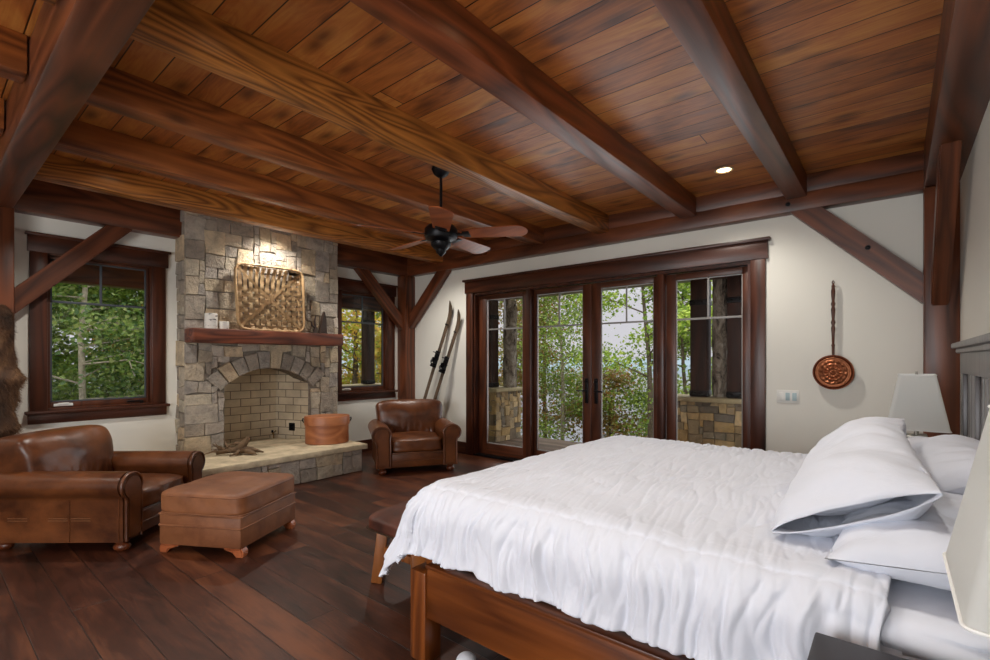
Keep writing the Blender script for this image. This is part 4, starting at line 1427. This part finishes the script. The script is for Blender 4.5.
def lamp(label, x, y, z):
    lp = thing('bedside_lamp', label, 'lamp', (x, y, z), group='white shaded bedside lamps')
    b = NB(); bx(b, (-0.055, -0.08, 0), (0.055, 0.08, 0.018), 0.003); bx(b, (-0.05, -0.075, 0.185), (0.05, 0.075, 0.2), 0.003)
    bx(b, (-0.05, -0.075, 0.018), (-0.04, -0.065, 0.185)); bx(b, (-0.05, 0.065, 0.018), (-0.04, 0.075, 0.185)); bx(b, (0.04, -0.075, 0.018), (0.05, -0.065, 0.185)); bx(b, (0.04, 0.065, 0.018), (0.05, 0.075, 0.185))
    obj('base_frame', b, M_brushed, lp)
    b = NB(); bx(b, (-0.0395, -0.0645, 0.0185), (0.0395, 0.0645, 0.1845), 0.002); obj('glass_block', b, M_lampglass, lp)
    b = NB(); cyl(b, 0.012, 0.012, 0.2, 0.30, 12); cyl(b, 0.02, 0.02, 0.30, 0.36, 12); obj('stem', b, M_brushed, lp)
    z0, z1 = 0.242, 0.565
    b = NB()
    def ring(hx, hy, z, r):
        out = []
        for cx_, cy_, a0 in ((hx-r, hy-r, 0), (-hx+r, hy-r, 90), (-hx+r, -hy+r, 180), (hx-r, -hy+r, 270)):
            for k in range(6):
                a = math.radians(a0+90*k/5)
                out.append((cx_+r*math.cos(a), cy_+r*math.sin(a), z))
        return out
    t = NB()
    rows = []
    for k in range(5):
        f = k/4
        rows.append([t.verts.new(p) for p in ring(0.142-0.058*f, 0.190-0.078*f, z0+(z1-z0)*f, 0.02)])
    for i in range(4):
        for k in range(24):
            t.faces.new((rows[i][k], rows[i][(k+1) % 24], rows[i+1][(k+1) % 24], rows[i+1][k]))
    bmesh.ops.solidify(t, geom=list(t.faces), thickness=0.003)
    merge(b, t)
    sh = obj('shade', b, M_shade, lp, smooth=50)
    for hx, hy, z in ((0.1432, 0.1912, z0+0.003), (0.0852, 0.1132, z1-0.003)):
        pts_ = ring(hx, hy, z, 0.02); b = NB(); tube(b, pts_+[pts_[0]], 0.003, 6, cap=False)
        obj('shade_trim', b, M_shade, sh)
    b = NB()
    tube(b, [(0, -0.111, z1-0.006), (0, 0.111, z1-0.006)], 0.003, 6); tube(b, [(0, 0, 0.36), (0, 0, z1-0.006)], 0.004, 6); cyl(b, 0.008, 0.005, z1-0.01, z1+0.016, 10)
    obj('harp', b, M_brushed, sh)
    return lp
lamp('white shaded bedside lamp at the right edge of the photo, close to the camera', 0.222, 1.20, 0.7005)
lamp('white shaded bedside lamp beyond the pillows before the corner post', 0.10, 3.87, 0.7005)

# ------------------------------------------------------------------ bench at the foot of the bed
bn = thing('bench', 'low bench with dark hide seat and splayed wooden legs at the foot of the bed', 'bench', (-2.25, 2.46, 0))
bn.scale = (1, 1, 0.90)
b = NB(); cushion(b, 0.40, 1.50, 0.105, T(0, 0, 0.436), 26, 0.25, 7, 0.008, 6, 4.0); st = obj('seat', b, M_cowhide, bn)
b = NB()
pts_ = []
for i in range(73):
    a = 2*PI*i/72; cc, ss = math.cos(a), math.sin(a)
    m = (abs(cc)**10+abs(ss)**10)**(-1/10)
    pts_.append((cc*m*0.197, ss*m*0.747, 0.400))
tube(b, pts_, 0.006, 6, cap=False)
obj('edge_trim', b, plain('dull_nails', '3d2c1c', 0.5, 0.5, nscale=90, namt=0.5), st, label='row of dull dark nail heads')
for sy in (-1, 1):
    for sx in (-1, 1):
        M, L = frame((sx*0.185, sy*0.635, 0.0), (sx*0.15, sy*0.61, 0.40))
        b = NB(); bx(b, (0, -0.04, -0.034), (L, 0.04, 0.034), 0.006)
        b.transform(M)
        for v in b.verts:
            v.co.z = max(0.0, v.co.z)
        obj('leg', b, M_benchleg, bn)
    b = NB(); bx(b, (-0.16, sy*0.62-0.02, 0.20), (0.16, sy*0.62+0.02, 0.25), 0.005); obj('stretcher', b, M_benchleg, bn)
b = NB(); bx(b, (-0.16, -0.68, 0.365), (0.16, 0.68, 0.395), 0.004); obj('seat_board', b, M_benchleg, bn)

# pale slipper on the floor
sl = thing('slipper', 'small pale slipper on the floor by the bed leg', 'slipper', (-1.50, 1.60, 0), 0.9)
b = NB(); cushion(b, 0.10, 0.24, 0.018, T(0, -0.12, 0.010), 10, 0, 3.0); obj('sole', b, M_plate, sl)
b = NB(); sph(b, 1.0, (0, -0.055, 0.018), (0.048, 0.055, 0.036), 18); obj('upper', b, M_sheet, sl)

# ------------------------------------------------------------------ fur pelt on the left post
N = Nt('brown_fur')
co = N.objco()
fz = N.noise(N.vmath('MULTIPLY', co, (5, 5, 2.2)), 1.0, 4.0, 0.65, 0.5)
N.set(N.ramp(fz, (0.3, lin('1e130b')), (0.5, lin('543720')), (0.72, lin('8f6a45'))), 0.75)
M_fur = N.m
pe = thing('fur_pelt', 'brown fur pelt hanging on the timber post at the left edge', 'fur pelt', (XL+0.2, 0.478, 1.70))
def pelt_pt(u, v):
    z = 0.12-1.15*v
    prof = [(0, .04), (.06, .075), (.2, .085), (.45, .10), (.55, .165), (.62, .125), (.8, .10), (.93, .125), (1, .05)]
    for (a, wa), (c, wc) in zip(prof, prof[1:]):
        if a <= v <= c: w = wa+(wc-wa)*(v-a)/(c-a)
    a = 2*PI*u
    x = math.sin(a)*w*0.42+w*0.44
    y = math.cos(a)*w
    p = Vector((x, y, z))
    p.x += 0.02*noise.noise(Vector((y*14, z*5, 1)))
    p.y += 0.02*noise.noise(Vector((z*8, y*4, 5)))
    p.x = max(0.003, p.x)
    return p
b = NB(); grid(b, 40, 60, pelt_pt, closed_u=True); obj('hide', b, M_fur, pe, smooth=180)
vs, fs = [], []
rr = random.Random(3)
for i in range(9000):
    u, v = rr.random(), rr.random()
    p = pelt_pt(u, v)
    if p.x < 0.004: continue
    a = 2*PI*u
    nn = Vector((math.sin(a)*1.0, math.cos(a), -0.9+rr.uniform(-0.4, 0.4)))
    nn += Vector((rr.uniform(-.4, .4), rr.uniform(-.5, .5), 0))
    nn = nn.normalized()*rr.uniform(0.02, 0.05)
    sd = Vector((rr.uniform(-1, 1), rr.uniform(-1, 1), rr.uniform(-0.3, 0.3))).normalized()*0.0022
    q = p+nn; q.x = max(0.002, q.x)
    k = len(vs)
    vs += [p-sd, p+sd, q]; fs.append((k, k+1, k+2))
me = bpy.data.meshes.new('hair'); me.from_pydata(vs, [], fs); me.materials.append(M_fur)
o = bpy.data.objects.new('hair', me); C.objects.link(o); o.parent = pe
o['kind'] = 'stuff'
b = NB(); tube(b, [(0.012, 0, 0.02), (0.016, 0.0, 0.10), (0.0, 0, 0.16)], 0.006, 6); obj('hanging_cord', b, M_cowhide, pe)

# ------------------------------------------------------------------ skis
M_ski = wood('old_ski_wood', '33281f', '65523f', 'Z', 0.5, k=3.0, knots=False)
def ski(label, top, bot, w):
    top, bot = Vector(top), Vector(bot)
    L = (top-bot).length
    z = (top-bot).normalized()
    y = Vector((0, -1, 0)); y = (y-z*y.dot(z)).normalized()      # face normal, toward the room
    x = y.cross(z)
    M = Matrix((x, y, z)).transposed().to_4x4(); M.translation = bot
    r = thing('ski', label, 'ski', bot[:], group='old wooden skis leaning in the corner')
    r.rotation_euler = M.to_euler()
    b = NB()
    t = NB(); rows = []
    n = 40
    for i in range(n+1):
        f = i/n; zz = L*f
        ww = w*(1-0.18*math.sin(PI*f))*(1 if f < 0.93 else max(0.06, math.sqrt(max(0.0, 1-((f-0.93)/0.07)**2))))
        bend = 0.012*math.sin(PI*min(1, f/0.85)) + (0.09*((f-0.88)/0.12)**2 if f > 0.88 else 0)
        th = 0.009
        rows.append([t.verts.new((sx*ww/2, bend+sy*th, zz)) for sx, sy in ((-1, -0.5), (1, -0.5), (1, 0.7), (0.25, 1.0), (-0.25, 1.0), (-1, 0.7))])
    for i in range(n):
        for k in range(6):
            t.faces.new((rows[i][k], rows[i][(k+1) % 6], rows[i+1][(k+1) % 6], rows[i+1][k]))
    t.faces.new(rows[0][::-1]); t.faces.new(rows[-1])
    bmesh.ops.recalc_face_normals(t, faces=t.faces)
    merge(b, t)
    obj('ski_body', b, M_ski, r, smooth=30)
    c = L*0.60
    b = NB(); bx(b, (-0.045, 0.018, c-0.09), (0.045, 0.028, c+0.16), 0.003)
    for s in (-1, 1): bx(b, (s*0.042-0.004, 0.02, c-0.02), (s*0.042+0.004, 0.065, c+0.05), 0.003)
    bn_ = obj('binding', b, M_black, r)
    b = NB(); tube(b, [(-0.045, 0.03, c+0.13), (-0.03, 0.08, c+0.135), (0.03, 0.08, c+0.135), (0.045, 0.03, c+0.13)], 0.016, 8, flat=0.4)
    tube(b, [(-0.05, 0.03, c+0.05), (-0.04, 0.07, c-0.01), (0, 0.085, c-0.05), (0.04, 0.07, c-0.01), (0.05, 0.03, c+0.05)], 0.012, 8)
    tube(b, [(-0.05, 0.03, c-0.06), (-0.03, 0.06, c-0.07), (0.03, 0.06, c-0.07), (0.05, 0.03, c-0.06)], 0.016, 8)
    obj('toe_strap', b, M_black, bn_)
    b = NB(); bx(b, (-w*0.40, 0.0195, L*0.845), (w*0.40, 0.0225, L*0.853)); obj('band', b, M_black, r)
    return r
ski('left ski of the pair leaning on the wall, its tip higher', (-4.98, 5.085, 2.20), (-5.62, 4.80, 0.012), 0.066)
ski('right ski of the pair leaning on the wall, its tip lower', (-4.81, 5.085, 2.06), (-5.41, 4.80, 0.012), 0.066)

# ------------------------------------------------------------------ copper bed warmer on the wall
N = Nt('copper')
N.set(lin('b5714a'), 0.28, 1.0)
N.b.inputs['Base Color'].default_value = lin('a5694a')
N.b.inputs['Roughness'].default_value = 0.36
N.bump(N.noise(N.objco(), 30, 3), 0.1, 0.01)
M_copper = N.m
M_copper_d = plain('aged_copper', '5f3220', 0.42, 1.0, nscale=8, namt=0.3)
M_handle = wood('turned_handle_wood', '2c150c', '6a381e', 'Z', 0.3, k=3.0, knots=False)
wp = thing('bed_warmer', 'round copper bed warming pan with a long turned handle hung on the wall', 'bed warmer', (-0.41, YB, 1.245))
RYX = Matrix.Rotation(PI/2, 4, 'X')    # local z -> -y
b = NB(); lathe(b, [(0.0, 0.004), (0.13, 0.004), (0.165, 0.02), (0.178, 0.05), (0.186, 0.062), (0.182, 0.070), (0.170, 0.070)], 48, RYX)
obj('pan', b, M_copper_d, wp)
b = NB()
def lid(u, v):
    r = 0.004+0.168*v; a = 2*PI*u
    z = 0.072+0.012*math.cos(v*PI/2)
    z += 0.006*math.sin(a*14+6*v)*math.sin(v*PI)*(0.6+0.4*math.sin(v*22)) + 0.004*math.sin(v*30)
    return Vector((r*math.cos(a), -z, r*math.sin(a)))
grid(b, 168, 40, lid, closed_u=True)
obj('embossed_lid', b, M_copper, wp, smooth=180, label='bright embossed copper lid')
b = NB()
tube(b, [(0.168*math.cos(2*PI*k/48), -0.072, 0.168*math.sin(2*PI*k/48)) for k in range(49)], 0.008, 8, cap=False)
obj('rim', b, M_copper_d, wp)
hp = [(0.012, 0.0), (0.014, 0.10), (0.018, 0.115), (0.012, 0.13), (0.016, 0.25), (0.02, 0.30), (0.013, 0.33), (0.022, 0.36), (0.013, 0.39), (0.017, 0.45), (0.021, 0.50), (0.013, 0.53), (0.022, 0.56), (0.013, 0.585), (0.017, 0.64), (0.02, 0.70), (0.013, 0.73), (0.018, 0.75), (0.008, 0.77)]
b = NB(); lathe(b, hp, 18, T(0, -0.05, 0.175)); obj('handle', b, M_handle, wp)
b = NB(); tube(b, [(0, -0.05, 0.94), (0.012, -0.05, 0.965), (0, -0.05, 0.985), (-0.012, -0.03, 0.965), (0.0, -0.002, 0.95)], 0.005, 8); obj('hook', b, M_copper_d, wp)
wp.scale = (0.80, 0.80, 0.80)

# switch plate
sw = thing('switch_plate', 'white three gang switch plate right of the glazed doors', 'switch', (-0.753, YB, 1.017))
b = NB(); bx(b, (-0.088, -0.007, -0.058), (0.088, 0, 0.058), 0.003); obj('plate', b, M_plate, sw)
M_sw = plain('switch_lens', 'a9c0c4', 0.35)
for k in (-1, 0, 1):
    b = NB(); bx(b, (k*0.053-0.017, -0.0105, -0.035), (k*0.053+0.017, -0.006, 0.035), 0.002); obj('switch', b, M_sw if k > -1 else M_plate, sw)

# ------------------------------------------------------------------ ceiling fan
fan = thing('ceiling_fan', 'black ceiling fan with five reddish wood blades hanging between the joists', 'ceiling fan', (-2.945, 2.85, ZC))
FZ = 0.03
b = NB(); lathe(b, [(0.0, 0), (0.075, 0), (0.08, -0.02), (0.06, -0.06), (0.025, -0.085), (0.0, -0.086)][::-1], 28); obj('canopy', b, M_black, fan)
b = NB(); cyl(b, 0.0125, 0.0125, -0.44, -0.08, 14); obj('downrod', b, M_black, fan)
b = NB(); lathe(b, [(0.0, -0.475), (0.03, -0.475), (0.045, -0.50), (0.115, -0.525), (0.14, -0.555), (0.14, -0.61), (0.128, -0.635), (0.09, -0.645), (0.075, -0.655), (0.085, -0.665), (0.082, -0.69), (0.06, -0.715), (0.045, -0.725), (0.04, -0.745), (0.022, -0.765), (0.012, -0.775), (0.0, -0.78)][::-1], 32, Matrix.Translation((0, 0, FZ))); obj('motor', b, M_black, fan)
M_blade = wood('fan_blade_wood', '743412', 'ac5c2c', 'X', 0.35, k=3.0, knots=False)
for k in range(5):
    a = math.radians(-44+72*k)
    Mb = Matrix.Rotation(a, 4, 'Z')
    b = NB()
    t = NB()
    outline = []
    for i in range(13):
        f = i/12; outline.append((0.17+0.48*f, 0.068+0.024*f))
    for i in range(1, 12):
        q = PI/2-PI*i/12; outline.append((0.65+0.085*math.cos(q), 0.092*math.sin(q)))
    for i in range(13):
        f = 1-i/12; outline.append((0.17+0.48*f, -(0.068+0.024*f)))
    prism(t, outline, 0.007, None, 0.002)
    t.transform(Mb @ Matrix.Translation((0, 0, -0.60+FZ)) @ Matrix.Rotation(math.radians(-13), 4, 'X'))
    merge(b, t)
    bl = obj('blade', b, M_blade, fan)
    b = NB()
    t = NB()
    bx(t, (0.11, -0.022, -0.004), (0.20, 0.022, 0.002), 0.002); bx(t, (0.19, -0.048, -0.006), (0.25, 0.048, -0.001), 0.002)
    t.transform(Mb @ Matrix.Translation((0, 0, -0.60+FZ)) @ Matrix.Rotation(math.radians(-13), 4, 'X'))
    merge(b, t)
    obj('blade_iron', b, M_black, bl)

# ------------------------------------------------------------------ porch outside the doors
PY0, PY1 = YB+0.16, 7.25
M_deck = planks('porch_deck_boards', 'X', 0.14, 3.0, '3a2c22', '6b5646', '8a7460', '100c09', 0.7, knot=0.3)
b = NB(); bx(b, (-8.6, PY0, -0.22), (1.6, PY1, -0.05)); bx(b, (-8.6, 3.7, -0.22), (XL-0.35, PY0, -0.05))
struct('porch_floor', b, M_deck, 'grey brown porch deck outside the doors', 'deck')
M_soffit = planks('porch_ceiling_boards', 'X', 0.14, 3.0, '24140c', '4c2c18', '6b4224', '0c0603', 0.6)
b = NB(); bx(b, (-8.6, PY0, 2.74), (1.6, PY1+0.5, 2.84)); bx(b, (-8.6, -0.6, 2.74), (XL-0.17, PY0, 2.84))
struct('porch_ceiling', b, M_soffit, 'dark board soffit of the porch and eaves', 'porch ceiling')
b = NB(); bx(b, (-8.6, 6.62, 2.42), (1.6, 6.86, 2.74), 0.01)
tag(obj('porch_beam', b, M_beam['X']), 'dark porch beam seen through the tops of the glazed doors', 'beam')
b = NB(); bx(b, (-7.1, -0.6, 2.20), (-6.9, 6.5, 2.74), 0.01)
tag(obj('porch_beam', b, M_beam['Y']), 'dark eave beam seen through the top of the left window', 'beam')
M_field = stone_mat('fieldstone', 0.5, 20)
PAL2 = ['a08a66', '8a7a60', 'b29b72', '7d705d', '99896c', 'c0aa82', '6f675a', 'a98f63', '8c8370']
def pier(label, x0, x1, y0, y1, faces):
    r = thing('stone_pier', label, 'stone wall', ((x0+x1)/2, (y0+y1)/2, -0.05))
    c = Vector(((x0+x1)/2, (y0+y1)/2, -0.05))
    zt = 0.80
    b = NB(); bx(b, Vector((x0+0.02, y0+0.02, -0.05))-c, Vector((x1-0.02, y1-0.02, zt))-c); obj('core', b, M_mortar, r, smooth=0)
    b = NB(); cl = b.loops.layers.float_color.new('col')
    global PAL
    keep = PAL; PAL = PAL2
    no = lambda u, v: False
    ashlar(b, cl, x1-x0, zt+0.05, 0.048, no, Vector((x0, y0+0.02, -0.05))-c, Vector((1, 0, 0)), Vector((0, 0, 1)), Vector((0, -1, 0)))
    ashlar(b, cl, y1-y0, zt+0.05, 0.048, no, Vector((x1-0.02, y0, -0.05))-c, Vector((0, 1, 0)), Vector((0, 0, 1)), Vector((1, 0, 0)))
    ashlar(b, cl, y1-y0, zt+0.05, 0.048, no, Vector((x0+0.02, y1, -0.05))-c, Vector((0, -1, 0)), Vector((0, 0, 1)), Vector((-1, 0, 0)))
    PAL = keep
    bmesh.ops.recalc_face_normals(b, faces=b.faces)
    obj('stones', b, M_field, r, smooth=25)
    b = NB(); bx(b, Vector((x0-0.05, y0-0.05, zt))-c, Vector((x1+0.05, y1+0.05, zt+0.06))-c, 0.012); obj('cap_slab', b, M_capslab, r)
    return r
M_capslab = plain('tan_cap_stone', 'b3a480', 0.85, nscale=6, namt=0.2, bump=0.3, bs=30)
pier('stone pier with tan cap outside the left end glazed panel', -6.3, -5.22, 6.35, 7.05, '')
pier('stone knee wall with tan cap outside the right end glazed panel', -2.42, -0.2, 6.6, 7.05, '')
pier('low stone wall seen through the window beside the corner post', -8.5, -8.05, 4.0, 7.05, '')
M_post_out = wood('porch_post_wood', '25130d', '4a281b', 'Z', 0.6, k=3.0)
def porch_post(x, y, label, w=0.17):
    r = thing('porch_post', label, 'post', (x, y, 0.86))
    b = NB(); bx(b, (-w/2, -w/2, 0), (w/2, w/2, 1.56), 0.006); obj('post', b, M_post_out, r)
    for z in (0.01, 1.22):
        b = NB(); k = w/2+0.008
        bx(b, (-k, -k, z), (k, k, z+0.075), 0.003)
        for sx in (-0.05, 0.05): sph(b, 0.014, (sx, -k-0.004, z+0.037), seg=8)
        obj('strap', b, M_black, r, label='black metal strap')
porch_post(-2.02, 6.80, 'dark porch post on the knee wall, left of the pale bark log', 0.21)
porch_post(-1.56, 6.80, 'dark porch post on the knee wall, right of the pale bark log', 0.21)
porch_post(-5.62, 6.68, 'dark porch post on the pier outside the left end glazed panel', 0.2)
porch_post(-8.27, 4.95, 'dark porch post on the low wall outside the second window, nearer one', 0.19)
porch_post(-8.27, 5.95, 'dark porch post on the low wall outside the second window, farther one', 0.19)
N = Nt('log_bark')
bn1 = N.noise(N.vmath('MULTIPLY', N.objco(), (9, 9, 5)), 1.0, 5.0, 0.7, 0.8)
N.set(N.ramp(bn1, (0.36, lin('2e2620')), (0.5, lin('978b7c')), (0.7, lin('cfc6b6'))), 0.9)
N.bump(bn1, 0.8, 0.04)
M_bark = N.m
def bark_log(x, y, r, label):
    b = NB()
    grid(b, 40, 60, lambda u, v: Vector(((r+0.02*noise.noise(Vector((math.cos(2*PI*u)*3, math.sin(2*PI*u)*3, v*9))))*math.cos(2*PI*u), (r+0.02*noise.noise(Vector((math.cos(2*PI*u)*3, math.sin(2*PI*u)*3, v*9))))*math.sin(2*PI*u), 1.555*v)), closed_u=True)
    o = obj('bark_log', b, M_bark, smooth=180); o.location = (x, y, 0.8605)
    tag(o, label, 'log post')
bark_log(-1.79, 6.85, 0.09, 'pale bark covered log between two dark porch posts')
bark_log(-5.35, 6.90, 0.12, 'pale bark covered log on the pier outside the left end glazed panel')

# ------------------------------------------------------------------ land, lake and trees
M_ground = plain('forest_floor', '4b4a2c', 1.0, nscale=0.8, namt=0.5)
b = NB()
def ground_z(x, y):
    d = max(0, y-7.5)
    z = -0.6-d*0.30
    if x < -7: z -= max(0, -x-7.5)*0.16
    z = max(z, -8.5)
    return z
def gfn(u, v):
    x = -70+120*u; y = -30+75*v
    return Vector((x, y, ground_z(x, y)+noise.noise(Vector((x*0.2, y*0.2, 0)))*0.25))
grid(b, 90, 70, gfn)
struct('ground', b, M_ground, 'wooded slope falling to the lake', 'ground', smooth=60)
N = Nt('lake_water')
N.set(lin('3a4148'), 0.1)
N.bump(N.noise(N.vmath('MULTIPLY', N.objco(), (0.5, 2.0, 1)), 1.0, 3.0, 0.6), 0.02, 0.05)
b = NB(); bx(b, (-700, 24, -7.6), (700, 900, -7.0))
struct('lake', b, N.m, 'pale grey lake beyond the trees', 'lake')
b = NB()
grid(b, 160, 8, lambda u, v: Vector((-700+1400*u, 420+120*v+40*math.sin(u*9), -7+(9+7*noise.noise(Vector((u*22, 3, 1)))+3*noise.noise(Vector((u*90, 1, 1))))*math.sin(min(1, v*1.6)*PI/2))))
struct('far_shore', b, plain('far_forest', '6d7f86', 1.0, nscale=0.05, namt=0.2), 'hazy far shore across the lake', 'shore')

M_lf = [leaf_mat('leaves_green', '5d7a34', '84a044', 'a9bc58', '94a84c'),
        leaf_mat('leaves_autumn', '7c7a40', '9c984c', 'b07840', '8a9448', '98643c'),
        leaf_mat('leaves_bright', '7aa038', 'a4c048', 'c4d460', '8cac40'),
        leaf_mat('leaves_conifer', '4a6a38', '66843e', '86a04c', 'a0aa62'),
        leaf_mat('leaves_yellow', 'a8b444', 'd0c850', 'e0b050', '94aa40')]
M_bark_tree = plain('tree_bark', '6a5c4c', 0.95, nscale=14, namt=0.4, bump=0.5)
M_bark_pale = plain('pale_birch_bark', 'a59a86', 0.9, nscale=12, namt=0.35, bump=0.3)

def tree(name, label, x, y, h, spread, lm, nleaf, lsize, seed, crown0=0.25, bark=None, tr=0.09, lean=(0, 0), nb=22, flat=0.5, drop=0.0, cl=0.45, group='trees outside the windows', zb=None, droop=0.0):
    rg = random.Random(seed)
    z0 = ground_z(x, y)-0.3 if zb is None else zb
    r = thing(name, label, 'tree', (x, y, z0), group=group)
    tp = []
    for i in range(9):
        f = i/8
        tp.append(Vector((lean[0]*f*f*h+0.10*h*0.3*noise.noise(Vector((seed, f*2.2, 0))), lean[1]*f*f*h+0.10*h*0.3*noise.noise(Vector((f*2.2, seed, 0))), h*f)))
    def tpt(f):
        k = min(7, int(f*8)); g = f*8-k
        return tp[k].lerp(tp[k+1], g)
    b = NB(); tube(b, tp, [tr*(1-0.85*i/8) for i in range(9)], 8)
    ends = []
    for i in range(nb):
        f = crown0+(0.97-crown0)*(i+rg.random())/nb
        p = tpt(f)
        a = rg.uniform(0, 2*PI)
        ln = spread*(1.0-0.75*max(0, (f-crown0)/(1-crown0))**1.3)*rg.uniform(0.65, 1.1)
        up = rg.uniform(0.05, 0.45)-droop
        q = p+Vector((math.cos(a), math.sin(a), up))*ln
        m = p.lerp(q, 0.5)+Vector((rg.uniform(-.1, .1), rg.uniform(-.1, .1), 0.08*ln))
        tube(b, [p, m, q], [tr*0.35*(1-f*0.6), tr*0.22*(1-f*0.6), 0.006], 5)
        ends += [q, m.lerp(q, 0.5), m]
        for k in range(2):
            q2 = m.lerp(q, rg.uniform(0.1, 0.7))+Vector((rg.uniform(-1, 1), rg.uniform(-1, 1), rg.uniform(-0.2, 0.5)))*ln*0.35
            tube(b, [m, q2], [tr*0.15, 0.005], 4)
            ends.append(q2)
    obj('trunk', b, bark or M_bark_tree, r)
    vs, fs = [], []
    for i in range(int(nleaf*1.7)):
        e = ends[rg.randrange(len(ends))]
        c = e+Vector((rg.gauss(0, cl), rg.gauss(0, cl), rg.gauss(0, cl*flat)))
        s = lsize*0.7*rg.uniform(0.6, 1.3)
        n = Vector((rg.gauss(0, 0.6), rg.gauss(0, 0.6), rg.gauss(0.6, 0.5))).normalized()
        t = n.cross(Vector((rg.uniform(-1, 1), rg.uniform(-1, 1), rg.uniform(-1, 1)))).normalized()
        w = n.cross(t)
        k = len(vs)
        vs += [c-t*s*0.85, c-t*s*0.05+w*s*0.6+n*s*0.15, c+t*s*0.85, c-t*s*0.05-w*s*0.6+n*s*0.15]
        fs += [(k, k+1, k+2), (k, k+2, k+3)]
    me = bpy.data.meshes.new('crown'); me.from_pydata(vs, [], fs); me.materials.append(lm)
    o = bpy.data.objects.new('crown', me); C.objects.link(o); o.parent = r
    o['kind'] = 'stuff'
    return r
# seen through the doors (x, y by where the trunks stand)
tree('birch_tree', 'slender pale birch seen through the left leaf of the double door', -7.15, 11.6, 7.5, 1.7, M_lf[0], 9000, 0.07, 1, 0.12, M_bark_pale, 0.07, nb=34, cl=0.32)
tree('maple_tree', 'rust and green leaved tree behind the slender birch', -8.95, 13.4, 8.6, 2.0, M_lf[1], 7000, 0.085, 2, 0.2, None, 0.09, nb=28, cl=0.4)
tree('oak_tree', 'green oak with a curving trunk seen through the right leaf of the double door', -4.42, 11.2, 6.9, 2.0, M_lf[2], 5200, 0.085, 3, 0.42, None, 0.095, lean=(-0.05, 0), nb=18, cl=0.26)
tree('young_tree', 'low russet tree at the bottom of the right door leaf', -6.2, 12.6, 3.5, 1.3, M_lf[1], 3800, 0.075, 4, 0.25, None, 0.05, nb=20, cl=0.28)
tree('young_tree', 'low green tree right of the oak trunk', -5.0, 12.8, 3.4, 1.2, M_lf[0], 2800, 0.075, 5, 0.3, None, 0.05, nb=18, cl=0.28)
tree('maple_tree', 'leafy tree outside the right end glazed panel', -3.75, 11.4, 6.4, 1.3, M_lf[0], 3600, 0.08, 6, 0.3, None, 0.07, nb=22, cl=0.3)
tree('birch_tree', 'pale tree outside the left end glazed panel', -8.6, 11.0, 8.0, 1.8, M_lf[1], 6000, 0.08, 7, 0.2, M_bark_pale, 0.08, nb=28, cl=0.35)
tree('maple_tree', 'yellow tinged tree seen beside the chimney through the second window', -13.0, 8.9, 8.5, 2.6, M_lf[4], 9000, 0.12, 8, 0.12, None, 0.12, nb=30, cl=0.5)
tree('maple_tree', 'green tree beyond the low stone wall', -15.5, 12.5, 9.5, 3.0, M_lf[0], 9000, 0.13, 9, 0.15, None, 0.14, nb=30, cl=0.55)
# forest outside the left window
for i, (x, y, h, sp, k, nl, ls, lab, bk_) in enumerate((
    (-11.0, 1.95, 8.5, 2.1, 3, 11000, 0.075, 'pale trunked tree at the left part of the left window', M_bark_pale),
    (-12.2, 4.1, 8.5, 2.3, 3, 11000, 0.08, 'dark evergreen at the right part of the left window', None),
    (-14.5, 3.0, 10.5, 3.0, 0, 12000, 0.11, 'broad green tree in the middle of the forest view', None),
    (-14.0, 0.6, 9.5, 2.8, 0, 10000, 0.11, 'green tree at the left edge of the forest view', None),
    (-16.0, 5.6, 10.5, 3.2, 4, 11000, 0.13, 'yellow green tree at the right edge of the forest view', None),
    (-19.0, 3.2, 13.0, 4.2, 3, 13000, 0.16, 'tall dark evergreen far back in the forest view', None),
    (-20.0, 7.5, 13.0, 4.2, 0, 12000, 0.17, 'tall green tree far back at the right of the forest view', None),
    (-18.0, -0.5, 12.5, 4.0, 0, 11000, 0.16, 'tall green tree far back at the left of the forest view', None))):
    tree('forest_tree', lab, x, y, h, sp, M_lf[k], nl, ls, 20+i, 0.08, bk_, 0.065, nb=44, flat=0.35, cl=0.42, group='forest trees outside the left window', droop=0.25 if k == 3 else 0.05)
